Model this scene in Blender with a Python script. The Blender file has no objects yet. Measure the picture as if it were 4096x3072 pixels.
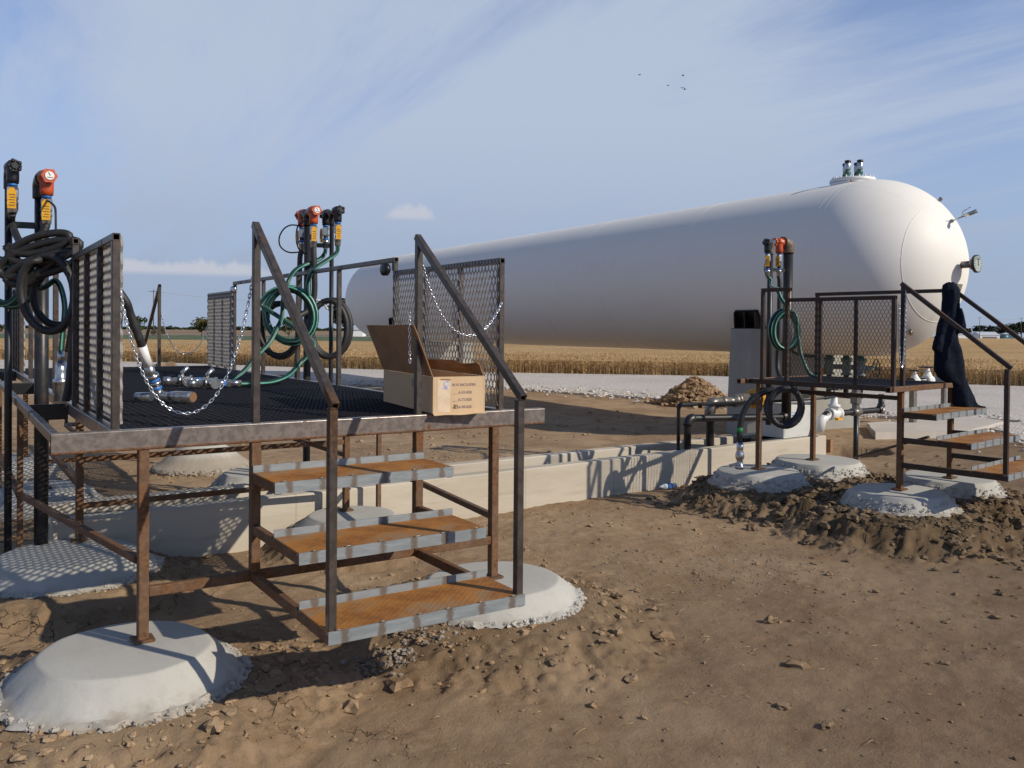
import bpy, math, random
import numpy as np
from mathutils import Vector, Matrix, noise as mnoise
R = math.radians
random.seed(7); rng = np.random.default_rng(7)
scn = bpy.context.scene; COL = scn.collection

# ------------------------------------------------------------------ mesh builder
class MB:
    def __init__(s): s.v = []; s.f = []; s.m = []; s.sm = []
    def add(s, vs, fs, mi=0, sm=False):
        o = len(s.v); s.v.extend([tuple(v) for v in vs])
        for f in fs: s.f.append(tuple(i + o for i in f)); s.m.append(mi); s.sm.append(sm)
    def box(s, c, d, rz=0, mi=0, M=None):
        hx, hy, hz = d[0]/2, d[1]/2, d[2]/2; vs = []
        cr, sr = math.cos(rz), math.sin(rz)
        for x, y, z in ((-hx,-hy,-hz),(hx,-hy,-hz),(hx,hy,-hz),(-hx,hy,-hz),(-hx,-hy,hz),(hx,-hy,hz),(hx,hy,hz),(-hx,hy,hz)):
            p = Vector((c[0]+x*cr-y*sr, c[1]+x*sr+y*cr, c[2]+z))
            vs.append(M @ p if M else p)
        s.add(vs, [(0,3,2,1),(4,5,6,7),(0,1,5,4),(1,2,6,5),(2,3,7,6),(3,0,4,7)], mi)
    def hss(s, a, b, w, h=None, up=(0,0,1), ch=0.14, mi=0, hollow=0):
        """square tube with rounded corners between a and b; w across, h along 'up'"""
        h = h or w; a = Vector(a); b = Vector(b); d = (b-a).normalized(); u = Vector(up)
        if abs(d.dot(u)) > .98: u = Vector((0,1,0))
        r = d.cross(u).normalized(); u = r.cross(d).normalized(); c = ch*min(w,h); K = 4
        def ring(p, W, H, C):
            out = []
            for sx, sy, a0 in ((1,-1,-90),(1,1,0),(-1,1,90),(-1,-1,180)):
                for k in range(K):
                    an = math.radians(a0+90*k/(K-1)); out.append(p+r*(sx*(W/2-C)+C*math.cos(an))+u*(sy*(H/2-C)+C*math.sin(an)))
            return out
        n = 4*K; vs = ring(a,w,h,c)+ring(b,w,h,c)
        o = len(s.v); s.v.extend([tuple(p) for p in vs])
        for i in range(n):
            s.f.append((o+i,o+(i+1)%n,o+n+(i+1)%n,o+n+i)); s.m.append(mi); s.sm.append(i % K != K-1)
        if not hollow: s.add(vs, [tuple(range(n-1,-1,-1)), tuple(range(n,2*n))], mi)
        if hollow:
            t = .16*min(w,h); dep = min((b-a).length*.4, .12)
            for p, sg, base in ((a,1,0),(b,-1,8)):
                q0 = ring(p,w,h,c); i1 = ring(p,w-2*t,h-2*t,c*.5); i2 = ring(p+d*sg*dep,w-2*t,h-2*t,c*.5)
                ff = []
                for i in range(n):
                    j = (i+1)%n; ff += [(i,j,n+j,n+i),(n+i,n+j,2*n+j,2*n+i)]
                ff.append(tuple(range(2*n,3*n)))
                s.add(q0+i1+i2, ff, mi)
    def tube(s, pts, r, n=10, caps=True, mi=0, stripes=None, smi=1, closed=False, sm=True):
        pts = [Vector(p) for p in pts]; N = len(pts); rings = []
        T = []
        for i in range(N):
            if closed: t = pts[(i+1)%N]-pts[i-1]
            else: t = pts[min(i+1,N-1)]-pts[max(i-1,0)]
            T.append(t.normalized() if t.length > 1e-9 else Vector((0,0,1)))
        u = Vector((0,0,1)) if abs(T[0].z) < .9 else Vector((0,-1,0))
        u = (u - T[0]*u.dot(T[0])).normalized()
        for i in range(N):
            u = u - T[i]*u.dot(T[i])
            u = u.normalized() if u.length > 1e-6 else T[i].orthogonal().normalized()
            w = T[i].cross(u); rr = r[i] if hasattr(r,'__len__') else r
            rings.append([pts[i]+(u*math.cos(2*math.pi*k/n)+w*math.sin(2*math.pi*k/n))*rr for k in range(n)])
        o = len(s.v)
        for g in rings: s.v.extend([tuple(p) for p in g])
        for i in range(N if closed else N-1):
            j = (i+1)%N
            for k in range(n):
                k2 = (k+1)%n
                s.f.append((o+i*n+k,o+i*n+k2,o+j*n+k2,o+j*n+k)); s.m.append(smi if stripes and k in stripes else mi); s.sm.append(sm)
        if caps and not closed:
            s.f.append(tuple(o+k for k in range(n-1,-1,-1))); s.m.append(mi); s.sm.append(False)
            s.f.append(tuple(o+(N-1)*n+k for k in range(n))); s.m.append(mi); s.sm.append(False)
    def cyl(s, a, b, r, n=16, mi=0, r2=None):
        s.tube([a,b],[r,r if r2 is None else r2],n,True,mi)
    def lathe(s, prof, o, ax, n=24, mi=0, sm=True):
        """prof: (radius, along) pairs"""
        o = Vector(o); ax = Vector(ax).normalized(); u = ax.orthogonal().normalized(); w = ax.cross(u)
        b = len(s.v)
        for r_, h in prof:
            for k in range(n):
                a = 2*math.pi*k/n; s.v.append(tuple(o+ax*h+(u*math.cos(a)+w*math.sin(a))*r_))
        for i in range(len(prof)-1):
            for k in range(n):
                k2 = (k+1)%n
                s.f.append((b+i*n+k,b+i*n+k2,b+(i+1)*n+k2,b+(i+1)*n+k)); s.m.append(mi); s.sm.append(sm)
        s.f.append(tuple(b+k for k in range(n-1,-1,-1))); s.m.append(mi); s.sm.append(False)
        e = b+(len(prof)-1)*n; s.f.append(tuple(e+k for k in range(n))); s.m.append(mi); s.sm.append(False)
    def ring(s, c, ax, Rr, r, n=28, m=8, mi=0, ry=None):
        c = Vector(c); ax = Vector(ax).normalized()
        u = Vector((0,0,1)) if abs(ax.z) < .9 else Vector((1,0,0))
        u = (u-ax*u.dot(ax)).normalized(); w = ax.cross(u); ry = ry or Rr
        s.tube([c+u*ry*math.sin(2*math.pi*k/n)+w*Rr*math.cos(2*math.pi*k/n) for k in range(n)], r, m, False, mi, closed=True)
    def build(s, name, mats, parent=None, loc=None):
        me = bpy.data.meshes.new(name)
        me.from_pydata(s.v, [], s.f)
        me.polygons.foreach_set('material_index', s.m); me.polygons.foreach_set('use_smooth', s.sm)
        for m in (mats if isinstance(mats,(list,tuple)) else [mats]): me.materials.append(m)
        me.update()
        o = bpy.data.objects.new(name, me); COL.objects.link(o)
        if parent: o.parent = parent
        if loc: o.location = loc
        return o

def tag(o, label=None, cat=None, group=None, kind=None):
    if label: o['label'] = label
    if cat: o['category'] = cat
    if group: o['group'] = group
    if kind: o['kind'] = kind
    return o
def thing(name, label, cat, loc=(0,0,0), rz=0, group=None):
    o = bpy.data.objects.new(name, None); COL.objects.link(o)
    o.location = loc; o.rotation_euler = (0,0,rz); o.empty_display_size = .2
    return tag(o, label, cat, group)
def spline(P, k=8):
    P = [Vector(p) for p in P]; out = []
    for i in range(len(P)-1):
        p0 = P[max(i-1,0)]; p1 = P[i]; p2 = P[i+1]; p3 = P[min(i+2,len(P)-1)]
        for j in range(k):
            t = j/k
            out.append(.5*((2*p1)+(p2-p0)*t+(2*p0-5*p1+4*p2-p3)*t*t+(3*p1-p0-3*p2+p3)*t**3))
    out.append(P[-1]); return out
def coil(c, rx, ry, u, w, turns, a0=0, jit=.02, ax=(0,0,0), k=26, seed=0):
    rr = random.Random(seed); c = Vector(c); u = Vector(u).normalized(); w = Vector(w); ax = Vector(ax); out = []
    ph = rr.random()*6
    for i in range(int(turns*k)+1):
        a = a0+2*math.pi*i/k; q = 1+jit*math.sin(a*.37+ph)+jit*.6*math.sin(a*1.9+ph*2)
        out.append(c+u*math.cos(a)*rx*q+w*math.sin(a)*ry*q+ax*(i/k-turns/2)+u*.012*math.sin(a*.5+ph))
    return out

# ------------------------------------------------------------------ materials
class NT:
    def __init__(s, name):
        s.mat = bpy.data.materials.new(name); s.mat.use_nodes = True; s.t = s.mat.node_tree; s.n = s.t.nodes; s.l = s.t.links
        s.b = s.n['Principled BSDF']; s.pos = s.n.new('ShaderNodeNewGeometry').outputs['Position']; s._c = None
    def new(s, typ, **kw):
        n = s.n.new(typ)
        for k, v in kw.items(): setattr(n, k, v)
        return n
    def val(s, sock, v):
        if hasattr(v,'is_output') or isinstance(v, bpy.types.NodeSocket): s.l.new(v, sock)
        else: sock.default_value = v
    def noise(s, scale, detail=4, rough=.6, stretch=None, vec=None, dist=0):
        t = s.new('ShaderNodeTexNoise'); t.inputs['Scale'].default_value = scale; t.inputs['Detail'].default_value = detail
        t.inputs['Roughness'].default_value = rough; t.inputs['Distortion'].default_value = dist
        v = vec or s.pos
        if stretch:
            m = s.new('ShaderNodeMapping'); m.inputs['Scale'].default_value = stretch; s.l.new(v, m.inputs['Vector']); v = m.outputs[0]
        s.l.new(v, t.inputs['Vector']); return t.outputs['Fac']
    def ramp(s, f, lo, hi, a=0., b=1.):
        m = s.new('ShaderNodeMapRange'); m.interpolation_type = 'SMOOTHSTEP'
        s.val(m.inputs['Value'], f); m.inputs['From Min'].default_value = lo; m.inputs['From Max'].default_value = hi
        m.inputs['To Min'].default_value = a; m.inputs['To Max'].default_value = b; return m.outputs[0]
    def math(s, op, a, b=0.):
        m = s.new('ShaderNodeMath', operation=op); s.val(m.inputs[0], a); s.val(m.inputs[1], b); return m.outputs[0]
    def mix(s, f, a, b):
        m = s.new('ShaderNodeMix', data_type='RGBA'); s.val(m.inputs['Factor'], f)
        for k, v in (('A',a),('B',b)):
            sk = [i for i in m.inputs if i.name == k and i.type == 'RGBA'][0]
            if isinstance(v, tuple): v = (v+(1,))[:4]
            s.val(sk, v)
        return [o for o in m.outputs if o.type == 'RGBA'][0]
    def bump(s, h, strength=.5, dist=.01):
        b = s.new('ShaderNodeBump'); b.inputs['Strength'].default_value = strength; b.inputs['Distance'].default_value = dist
        s.l.new(h, b.inputs['Height'])
        prev = s.b.inputs['Normal'].links[0].from_socket if s.b.inputs['Normal'].links else None
        if prev: s.l.new(prev, b.inputs['Normal'])
        s.l.new(b.outputs[0], s.b.inputs['Normal'])
    def fin(s, col, rough=.6, metal=0., spec=None):
        if isinstance(col, tuple): col = (col+(1,))[:4]
        s.val(s.b.inputs['Base Color'], col); s.val(s.b.inputs['Roughness'], rough); s.val(s.b.inputs['Metallic'], metal)
        if spec is not None: s.b.inputs['Specular IOR Level'].default_value = spec
        return s.mat
def simple(name, c, c2=None, scale=20, lo=.4, hi=.65, rough=.5, metal=0., bump=None, spec=None, stretch=None, r2=None):
    t = NT(name); col = c; f = None
    if c2: f = t.ramp(t.noise(scale, 5, .65, stretch), lo, hi); col = t.mix(f, c, c2)
    if bump: t.bump(t.noise(bump[0], 5, .65), bump[1], bump[2])
    rr = rough
    if r2 is not None and f is not None: rr = t.ramp(t.noise(scale*.7,3), .3, .7, rough, r2)
    return t.fin(col, rr, metal, spec)

def rust_steel(name, base, rust, amt=.5, shine=.45, low=None, met=.35):
    t = NT(name)
    f1 = t.noise(7, 6, .7, (1,1,.55)); f2 = t.noise(55, 4, .7); big = t.noise(1.7, 3, .6)
    k = t.ramp(t.math('ADD', t.math('MULTIPLY', f1, .55), t.math('ADD', t.math('MULTIPLY', f2, .2), t.math('MULTIPLY', big, .3))), .58-amt*.12, .66-amt*.06)
    if low:
        sz = t.new('ShaderNodeSeparateXYZ'); t.l.new(t.pos, sz.inputs[0])
        k = t.math('MAXIMUM', k, t.ramp(t.math('ADD', sz.outputs[2], t.math('MULTIPLY', t.noise(30,3,.6), .012)), low, low-.012, 0, 1) if False else t.ramp(t.math('ADD', sz.outputs[2], t.math('MULTIPLY', t.noise(30,3,.6), .014)), low-.006, low+.008, 1, 0))
    scale_ = t.mix(t.ramp(t.noise(90, 3, .6, (.25,.25,.25)), .4, .6), base, tuple(c*1.45 for c in base))
    rus = t.mix(t.ramp(f2, .4, .62), rust, tuple(c*.5 for c in rust))
    t.bump(f2, .25, .002)
    return t.fin(t.mix(k, scale_, rus), t.mix(k, (shine,)*3, (.85,)*3), t.mix(k, (met,)*3, (0.,0.,0.)))

m_beam = rust_steel('mill_steel', (.165,.140,.125), (.16,.075,.035), .12, .30, low=1.02)
m_leg = rust_steel('rusty_leg_steel', (.105,.056,.028), (.17,.072,.022), .85, .7, met=.0)
m_rail = rust_steel('handrail_steel', (.060,.049,.043), (.085,.042,.02), .25, .33)
m_dark = rust_steel('dark_rusty_steel', (.036,.024,.018), (.09,.034,.013), .55, .5)
m_mesh = simple('expanded_metal', (.36,.34,.31), (.22,.16,.11), 25, .5, .7, .42, .35)
m_meshd = simple('expanded_metal_dark', (.06,.045,.035), (.08,.04,.02), 25, .5, .7, .5, .4)
m_grate = simple('black_grating', (.012,.012,.014), (.03,.02,.014), 9, .55, .75, .42, .3)
def lip_mat():
    t = NT('angle_iron'); x = t.new('ShaderNodeSeparateXYZ'); tc = t.new('ShaderNodeTexCoord'); t.l.new(tc.outputs['Object'], x.inputs[0])
    fr = t.math('ABSOLUTE', t.math('SUBTRACT', t.math('FRACT', t.math('MULTIPLY', x.outputs[0], 5.9)), .5))
    spot = t.ramp(t.math('ADD', fr, t.math('MULTIPLY', t.noise(22, 4, .7), .3)), .19, .30, 1, 0)
    base = t.mix(t.ramp(t.noise(40, 5, .7, (.15,1,1)), .35, .7), (.21,.235,.245), (.29,.315,.325))
    base = t.mix(t.math('MULTIPLY', t.ramp(t.noise(4,4,.7), .62, .78), .5), base, (.14,.11,.08))
    t.bump(t.noise(120,3), .15, .001)
    return t.fin(t.mix(t.math('MULTIPLY', spot, .75), base, (.12,.075,.045)), .5, .3)
m_lip = lip_mat()
def tread_mat():
    t = NT('rusty_tread_plate')
    tc = t.new('ShaderNodeTexCoord').outputs['Object']
    f = t.noise(5, 6, .7, vec=tc); f2 = t.noise(2.2, 4, .7, vec=tc); fine = t.noise(120, 3, .7)
    col = t.mix(t.ramp(f, .35, .62), (.24,.085,.012), (.40,.165,.028))
    col = t.mix(t.ramp(f2, .5, .68), col, (.27,.185,.11))
    col = t.mix(t.math('MULTIPLY', t.ramp(fine, .55, .75), .6), col, (.11,.045,.015))
    # raised lozenges of the checker plate
    def loz(rot, off):
        m = t.new('ShaderNodeMapping'); m.inputs['Rotation'].default_value = (0,0,rot); m.inputs['Location'].default_value = off; t.l.new(tc, m.inputs['Vector'])
        s = t.new('ShaderNodeSeparateXYZ'); t.l.new(m.outputs[0], s.inputs[0])
        a = t.math('ABSOLUTE', t.math('SUBTRACT', t.math('FRACT', t.math('MULTIPLY', s.outputs[0], 40.)), .5))
        b = t.math('ABSOLUTE', t.math('SUBTRACT', t.math('FRACT', t.math('MULTIPLY', s.outputs[1], 40.)), .5))
        return t.ramp(t.math('ADD', t.math('MULTIPLY', a, 1.0), t.math('MULTIPLY', b, 3.4)), .30, .52, 1, 0)
    L = t.math('MAXIMUM', loz(R(45),(0,0,0)), loz(R(-45),(.0088,.0,0)))
    t.bump(L, .6, .0025); t.bump(fine, .3, .001)
    col = t.mix(t.math('MULTIPLY', L, .22), col, (.32,.2,.10))
    return t.fin(col, .72, .1)
m_tread = tread_mat()
m_weld = simple('weld_bead', (.20,.18,.16), (.12,.09,.06), 60, .4, .6, .4, .6)
def concrete(name, a, b, warm, bumpd=.003, big=1.2):
    t = NT(name); f = t.noise(big, 5, .65); g = t.noise(38, 5, .75); h = t.noise(230, 3, .7)
    col = t.mix(t.ramp(f, .35, .7), a, b)
    col = t.mix(t.math('MULTIPLY', t.ramp(g, .56, .72), .45), col, warm)
    col = t.mix(t.math('MULTIPLY', t.ramp(h, .6, .75), .25), col, tuple(c*.45 for c in a))
    t.bump(g, .25, bumpd*2); t.bump(h, .35, bumpd*.5)
    if 'footing' in name:
        tc = t.new('ShaderNodeTexCoord').outputs['Object']; sz = t.new('ShaderNodeSeparateXYZ'); t.l.new(tc, sz.inputs[0])
        sp_ = t.ramp(t.math('ADD', sz.outputs[2], t.math('MULTIPLY', t.noise(9,5,.75), .22)), -.06, .03, 1, 0)
        col = t.mix(t.math('MULTIPLY', sp_, .55), col, (.27,.195,.12))
        col = t.mix(t.math('MULTIPLY', t.ramp(t.noise(14,4,.7,(1,.18,1)), .5, .75), .22), col, tuple(c*.72 for c in a))
        t.bump(t.noise(16,5,.7,(1,.2,1)), .2, .006)
    return t.fin(col, .88, 0, .3)
m_foot = concrete('footing_concrete', (.40,.385,.345), (.47,.455,.41), (.33,.30,.25))
def wall_mat():
    t = NT('trench_concrete'); f = t.noise(.9, 5, .7, (.4,.4,2.2)); g = t.noise(3.5, 5, .7, (.3,.3,3)); h = t.noise(150, 3, .7)
    col = t.mix(t.ramp(f, .35, .68), (.43,.375,.295), (.52,.465,.38))
    col = t.mix(t.math('MULTIPLY', t.ramp(g, .55, .72), .6), col, (.36,.30,.23))
    tc = t.new('ShaderNodeTexCoord').outputs['Object']; s = t.new('ShaderNodeSeparateXYZ'); t.l.new(tc, s.inputs[0])
    seam = t.math('ABSOLUTE', t.math('SUBTRACT', t.math('FRACT', t.math('MULTIPLY', s.outputs[0], .82)), .5))
    sm = t.ramp(seam, .0, .012, 1, 0)
    col = t.mix(t.math('MULTIPLY', sm, .35), col, (.22,.19,.15))
    dirt = t.ramp(t.math('ADD', s.outputs[2], t.math('MULTIPLY', t.noise(6,5,.7), .12)), -.33, -.20, 1, 0)
    col = t.mix(t.math('MULTIPLY', dirt, .7), col, (.25,.18,.12))
    col = t.mix(t.math('MULTIPLY', t.ramp(h, .6, .75), .3), col, (.2,.18,.15))
    t.bump(h, .3, .002); t.bump(t.noise(20,4,.7), .2, .004)
    return t.fin(col, .9, 0, .25)
m_wall = wall_mat()
m_pier = concrete('pier_concrete', (.27,.26,.225), (.34,.325,.28), (.24,.215,.17), big=.8)
m_slab = concrete('slab_concrete', (.47,.42,.36), (.53,.48,.42), (.42,.36,.29))
def tank_mat():
    t = NT('tank_white_paint')
    st = t.noise(1.1, 5, .7, (.5,.45,1.2)); dr = t.noise(1.6, 4, .65, (2.2,2.2,.18)); sp = t.noise(60, 2, .5)
    s = t.new('ShaderNodeSeparateXYZ'); t.l.new(t.pos, s.inputs[0])
    low = t.ramp(s.outputs[2], 1.2, 3.0, 1, .35)
    col = t.mix(t.math('MULTIPLY', t.ramp(st, .48, .74), .16), (.80,.765,.70), (.66,.58,.48))
    col = t.mix(t.math('MULTIPLY', t.math('MULTIPLY', t.ramp(dr, .56, .78), low), .34), col, (.52,.41,.27))
    col = t.mix(t.math('MULTIPLY', t.ramp(sp, .70, .78), .25), col, (.35,.25,.17))
    t.bump(t.noise(220, 2), .05, .002)
    return t.fin(col, .55, 0, .35)
m_tank = tank_mat()
m_white = simple('white_paint', (.72,.72,.70), (.55,.53,.48), 9, .55, .75, .4)
m_black = simple('black_paint', (.010,.010,.011), (.02,.018,.017), 12, .5, .7, .36, bump=(90,.1,.001))
m_blackr = simple('black_pipe', (.02,.02,.022), (.055,.038,.026), 14, .55, .72, .4, .2, bump=(80,.15,.001))
m_rubber = simple('black_rubber', (.018,.018,.019), (.05,.045,.04), 8, .5, .72, .55, bump=(150,.15,.001))
m_grub = simple('dusty_rubber', (.017,.0165,.016), (.036,.033,.03), 10, .5, .75, .55)
m_green = simple('green_hose', (.006,.030,.023), (.010,.042,.033), 12, .45, .7, .42)
m_stripe = simple('green_hose_stripe', (.09,.32,.235), (.13,.38,.29), 20, .4, .6, .4)
m_zinc = simple('zinc_plate', (.52,.53,.54), (.34,.34,.33), 30, .45, .65, .28, .9)
m_chain = simple('galvanised_chain', (.66,.69,.72), (.45,.47,.5), 40, .45, .65, .25, .92)
m_steelg = simple('grey_steel_fitting', (.22,.20,.18), (.12,.09,.07), 25, .5, .7, .4, .6)
m_brown = rust_steel('brown_elbow', (.13,.10,.075), (.17,.085,.04), .7, .5)
m_orange = simple('orange_valve_paint', (.48,.075,.018), (.34,.045,.012), 20, .5, .7, .38)
m_yellow = simple('yellow_plastic', (.72,.36,.012), (.58,.27,.01), 15, .5, .7, .45)
m_yellowc = simple('yellow_cast', (.62,.29,.012), (.45,.2,.01), 15, .5, .7, .45)
m_blue = simple('blue_seal', (.03,.17,.52), None, rough=.5)
m_face = simple('gauge_face', (.75,.74,.71), None, rough=.3)
m_ink = simple('dial_ink', (.03,.03,.03), None, rough=.6)
m_teal = simple('relief_valve_green', (.035,.11,.085), (.05,.14,.11), 20, .4, .6, .5)
m_sleeve = simple('white_sleeve', (.78,.76,.76), (.6,.58,.56), 9, .55, .75, .5)
def card():
    t = NT('cardboard'); f = t.noise(3, 5, .7); g = t.noise(60, 4, .7, (1,1,.15))
    col = t.mix(t.ramp(f, .35, .7), (.56,.395,.235), (.63,.46,.285))
    col = t.mix(t.math('MULTIPLY', t.ramp(g, .55, .75), .3), col, (.34,.21,.11))
    t.bump(g, .15, .002); return t.fin(col, .85, 0, .2)
m_card = card()
m_cardi = simple('cardboard_inner', (.31,.175,.085), (.25,.135,.06), 5, .4, .65, .9)
m_tape = simple('worn_tape', (.70,.56,.40), (.64,.49,.33), 20, .4, .6, .4)
m_label = simple('torn_label', (.62,.56,.52), (.35,.30,.42), 45, .48, .52, .6)
m_print = simple('purple_print', (.29,.205,.19), None, rough=.8)
m_pen = simple('marker_pen', (.06,.035,.02), None, rough=.8)
m_navy = simple('navy_cloth', (.008,.011,.019), (.014,.018,.03), 30, .4, .65, .95, bump=(60,.4,.004), spec=.1)
m_grey = simple('cabinet_grey', (.55,.55,.52), (.48,.47,.43), 6, .5, .7, .42)
m_wood = simple('wood_block', (.33,.17,.07), (.24,.11,.045), 12, .4, .65, .8, stretch=(1,1,6))
m_plastic = simple('clear_plastic', (.6,.68,.72), None, rough=.15)
m_shedw = simple('shed_white', (.78,.78,.77), None, rough=.6)
m_roofg = simple('shed_roof', (.50,.53,.57), None, rough=.5)
m_door = simple('shed_door', (.16,.15,.16), None, rough=.6)
m_tealw = simple('teal_siding', (.055,.16,.20), None, rough=.6)
m_navyw = simple('blue_siding', (.04,.05,.16), None, rough=.6)
m_pole = simple('pole_wood', (.12,.095,.08), None, rough=.9)
m_bark = simple('bark', (.075,.055,.04), None, rough=.95)
def leafmat(name, a, b):
    t = NT(name); f = t.noise(.6, 3, .6); g = t.noise(3, 2, .6)
    return t.fin(t.mix(t.ramp(t.math('ADD', t.math('MULTIPLY', f, .6), t.math('MULTIPLY', g, .4)), .38, .62), a, b), .8, 0, .2)
m_leaf = leafmat('leaf_green', (.022,.036,.010), (.055,.075,.022))
m_leafd = leafmat('leaf_dark', (.012,.022,.011), (.032,.046,.018))
m_leafo = leafmat('leaf_olive', (.055,.056,.018), (.10,.09,.03))
m_bird = simple('bird_feather', (.02,.02,.022), None, rough=.8)

# dirt -----------------------------------------------------------------------
def dirt_mat(name, clod=False):
    t = NT(name)
    a = t.noise(.55, 5, .65); b = t.noise(2.6, 6, .7); c = t.noise(17, 6, .75); d = t.noise(120, 4, .75)
    col = t.mix(t.ramp(a, .36, .64), (.285,.190,.112), (.385,.270,.165))
    col = t.mix(t.math('MULTIPLY', t.ramp(b, .42, .70), .8), col, (.225,.140,.076))
    col = t.mix(t.math('MULTIPLY', t.ramp(c, .52, .70), .55), col, (.375,.295,.188))
    col = t.mix(t.math('MULTIPLY', t.ramp(d, .58, .72), .5), col, (.09,.062,.042))
    s0 = t.new('ShaderNodeSeparateXYZ'); t.l.new(t.pos, s0.inputs[0])
    at_ = t.new('ShaderNodeAttribute'); at_.attribute_name = 'dug'
    dug = t.math('MULTIPLY', at_.outputs['Fac'], t.ramp(t.noise(3.5,5,.7), .3, .6, .55, 1.))
    vignette_tone = t.ramp(t.math('ADD', t.math('SUBTRACT', t.math('MULTIPLY', s0.outputs[0], .30), t.math('MULTIPLY', s0.outputs[1], .62)), t.math('MULTIPLY', t.noise(.45,4,.6), 1.6)), 1.2, 3.6, 0, .55)  # soil colour darkened toward near right: painted vignetting plus patchy soil tone
    col = t.mix(vignette_tone, col, (.130,.086,.052))
    col = t.mix(dug, col, (.105,.070,.038))
    if not clod:
        # shrinkage cracks in patches of drying mud
        v = t.new('ShaderNodeTexVoronoi', feature='DISTANCE_TO_EDGE'); v.inputs['Scale'].default_value = 6.5
        dv = t.new('ShaderNodeVectorMath', operation='ADD')
        nz = t.new('ShaderNodeTexNoise'); nz.inputs['Scale'].default_value = 9; nz.inputs['Detail'].default_value = 4; t.l.new(t.pos, nz.inputs['Vector'])
        sc = t.new('ShaderNodeVectorMath', operation='SCALE'); sc.inputs['Scale'].default_value = .16; t.l.new(nz.outputs['Color'], sc.inputs[0])
        t.l.new(t.pos, dv.inputs[0]); t.l.new(sc.outputs[0], dv.inputs[1]); t.l.new(dv.outputs[0], v.inputs['Vector'])
        s = t.new('ShaderNodeSeparateXYZ'); t.l.new(t.pos, s.inputs[0])
        w = t.math('MULTIPLY', t.ramp(t.noise(1.4,3,.6), .47, .57), t.ramp(s.outputs[0], .9, 1.6, 1, .0))
        crk = t.math('MULTIPLY', t.ramp(v.outputs['Distance'], .004, .022, 1, 0), w)
        col = t.mix(t.math('MULTIPLY', crk, .85), col, (.05,.033,.022))
        t.bump(t.math('SUBTRACT', 1., crk), .8, .02)
        t.bump(c, .55, .022)
    t.bump(d, .6, .007)
    return t.fin(col, .95, 0, .15)
m_dug = simple('dug_soil', (.13,.087,.048), (.20,.138,.08), 9, .4, .65, .95, bump=(60,.5,.01))
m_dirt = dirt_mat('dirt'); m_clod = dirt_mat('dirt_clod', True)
def gravel_mat():
    t = NT('gravel'); v = t.new('ShaderNodeTexVoronoi'); v.inputs['Scale'].default_value = 26; t.l.new(t.pos, v.inputs['Vector'])
    s = t.new('ShaderNodeSeparateColor'); t.l.new(v.outputs['Color'], s.inputs[0])
    col = t.mix(s.outputs[0], (.45,.405,.36), (.66,.605,.55))
    col = t.mix(t.math('MULTIPLY', t.ramp(t.noise(.35,4,.6), .45, .7), .45), col, (.44,.385,.33))
    t.bump(v.outputs['Distance'], .8, .03); return t.fin(col, .9, 0, .2)
m_gravel = gravel_mat()
m_stone = simple('gravel_stone', (.60,.555,.51), (.36,.33,.30), 7, .4, .6, .9)
m_pebble = simple('dusty_pebble', (.30,.255,.205), (.20,.155,.11), 9, .4, .6, .95)
def crop_mat(name, a, b, c):
    t = NT(name); f = t.noise(.12, 4, .6); g = t.noise(1.7, 4, .7); h = t.noise(9, 3, .7)
    col = t.mix(t.ramp(f, .38, .62), a, b); col = t.mix(t.math('MULTIPLY', t.ramp(g, .45, .7), .5), col, c)
    col = t.mix(t.math('MULTIPLY', t.ramp(h, .5, .7), .25), col, tuple(x*.6 for x in a))
    t.bump(h, 1., .15); t.bump(g, .6, .3); return t.fin(col, .95, 0, .1)
m_crop = crop_mat('ripe_crop', (.50,.315,.145), (.58,.385,.19), (.54,.37,.14))
m_cropl = crop_mat('crop_stalk', (.58,.37,.175), (.68,.46,.235), (.60,.42,.18))
m_grassf = simple('verge_grass', (.055,.085,.022), (.085,.10,.03), .4, .4, .6, .95)
m_stub = simple('stubble', (.20,.125,.062), (.25,.165,.085), .02, .4, .6, .95)
m_road = simple('far_road', (.42,.40,.37), None, rough=.9)
m_straw = simple('straw', (.46,.34,.17), (.36,.25,.12), 30, .4, .6, .8)

# ------------------------------------------------------------------ noise for the terrain
def hash2(ix, iy, s):
    h = (ix.astype(np.int64)*374761393 + iy.astype(np.int64)*668265263 + s*974711) & 0x7fffffff
    h = (h ^ (h >> 13))*1274126177 & 0x7fffffff
    return ((h ^ (h >> 16)) & 0xffff)/65535.
def vnoise(x, y, s=0):
    ix = np.floor(x); iy = np.floor(y); fx = x-ix; fy = y-iy; fx = fx*fx*(3-2*fx); fy = fy*fy*(3-2*fy)
    a = hash2(ix,iy,s); b = hash2(ix+1,iy,s); c = hash2(ix,iy+1,s); d = hash2(ix+1,iy+1,s)
    return (a+(b-a)*fx)*(1-fy)+(c+(d-c)*fx)*fy
def fbm(x, y, o, s=0, gain=.5):
    r = 0; a = 1; t = 0
    for i in range(o): r = r+a*(vnoise(x*2**i+17.3*i, y*2**i+9.1*i, s+i)-.5); t += a; a *= gain
    return r/t*2
def sstep(a, b, x):
    t = np.clip((x-a)/(b-a),0,1); return t*t*(3-2*t)

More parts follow.
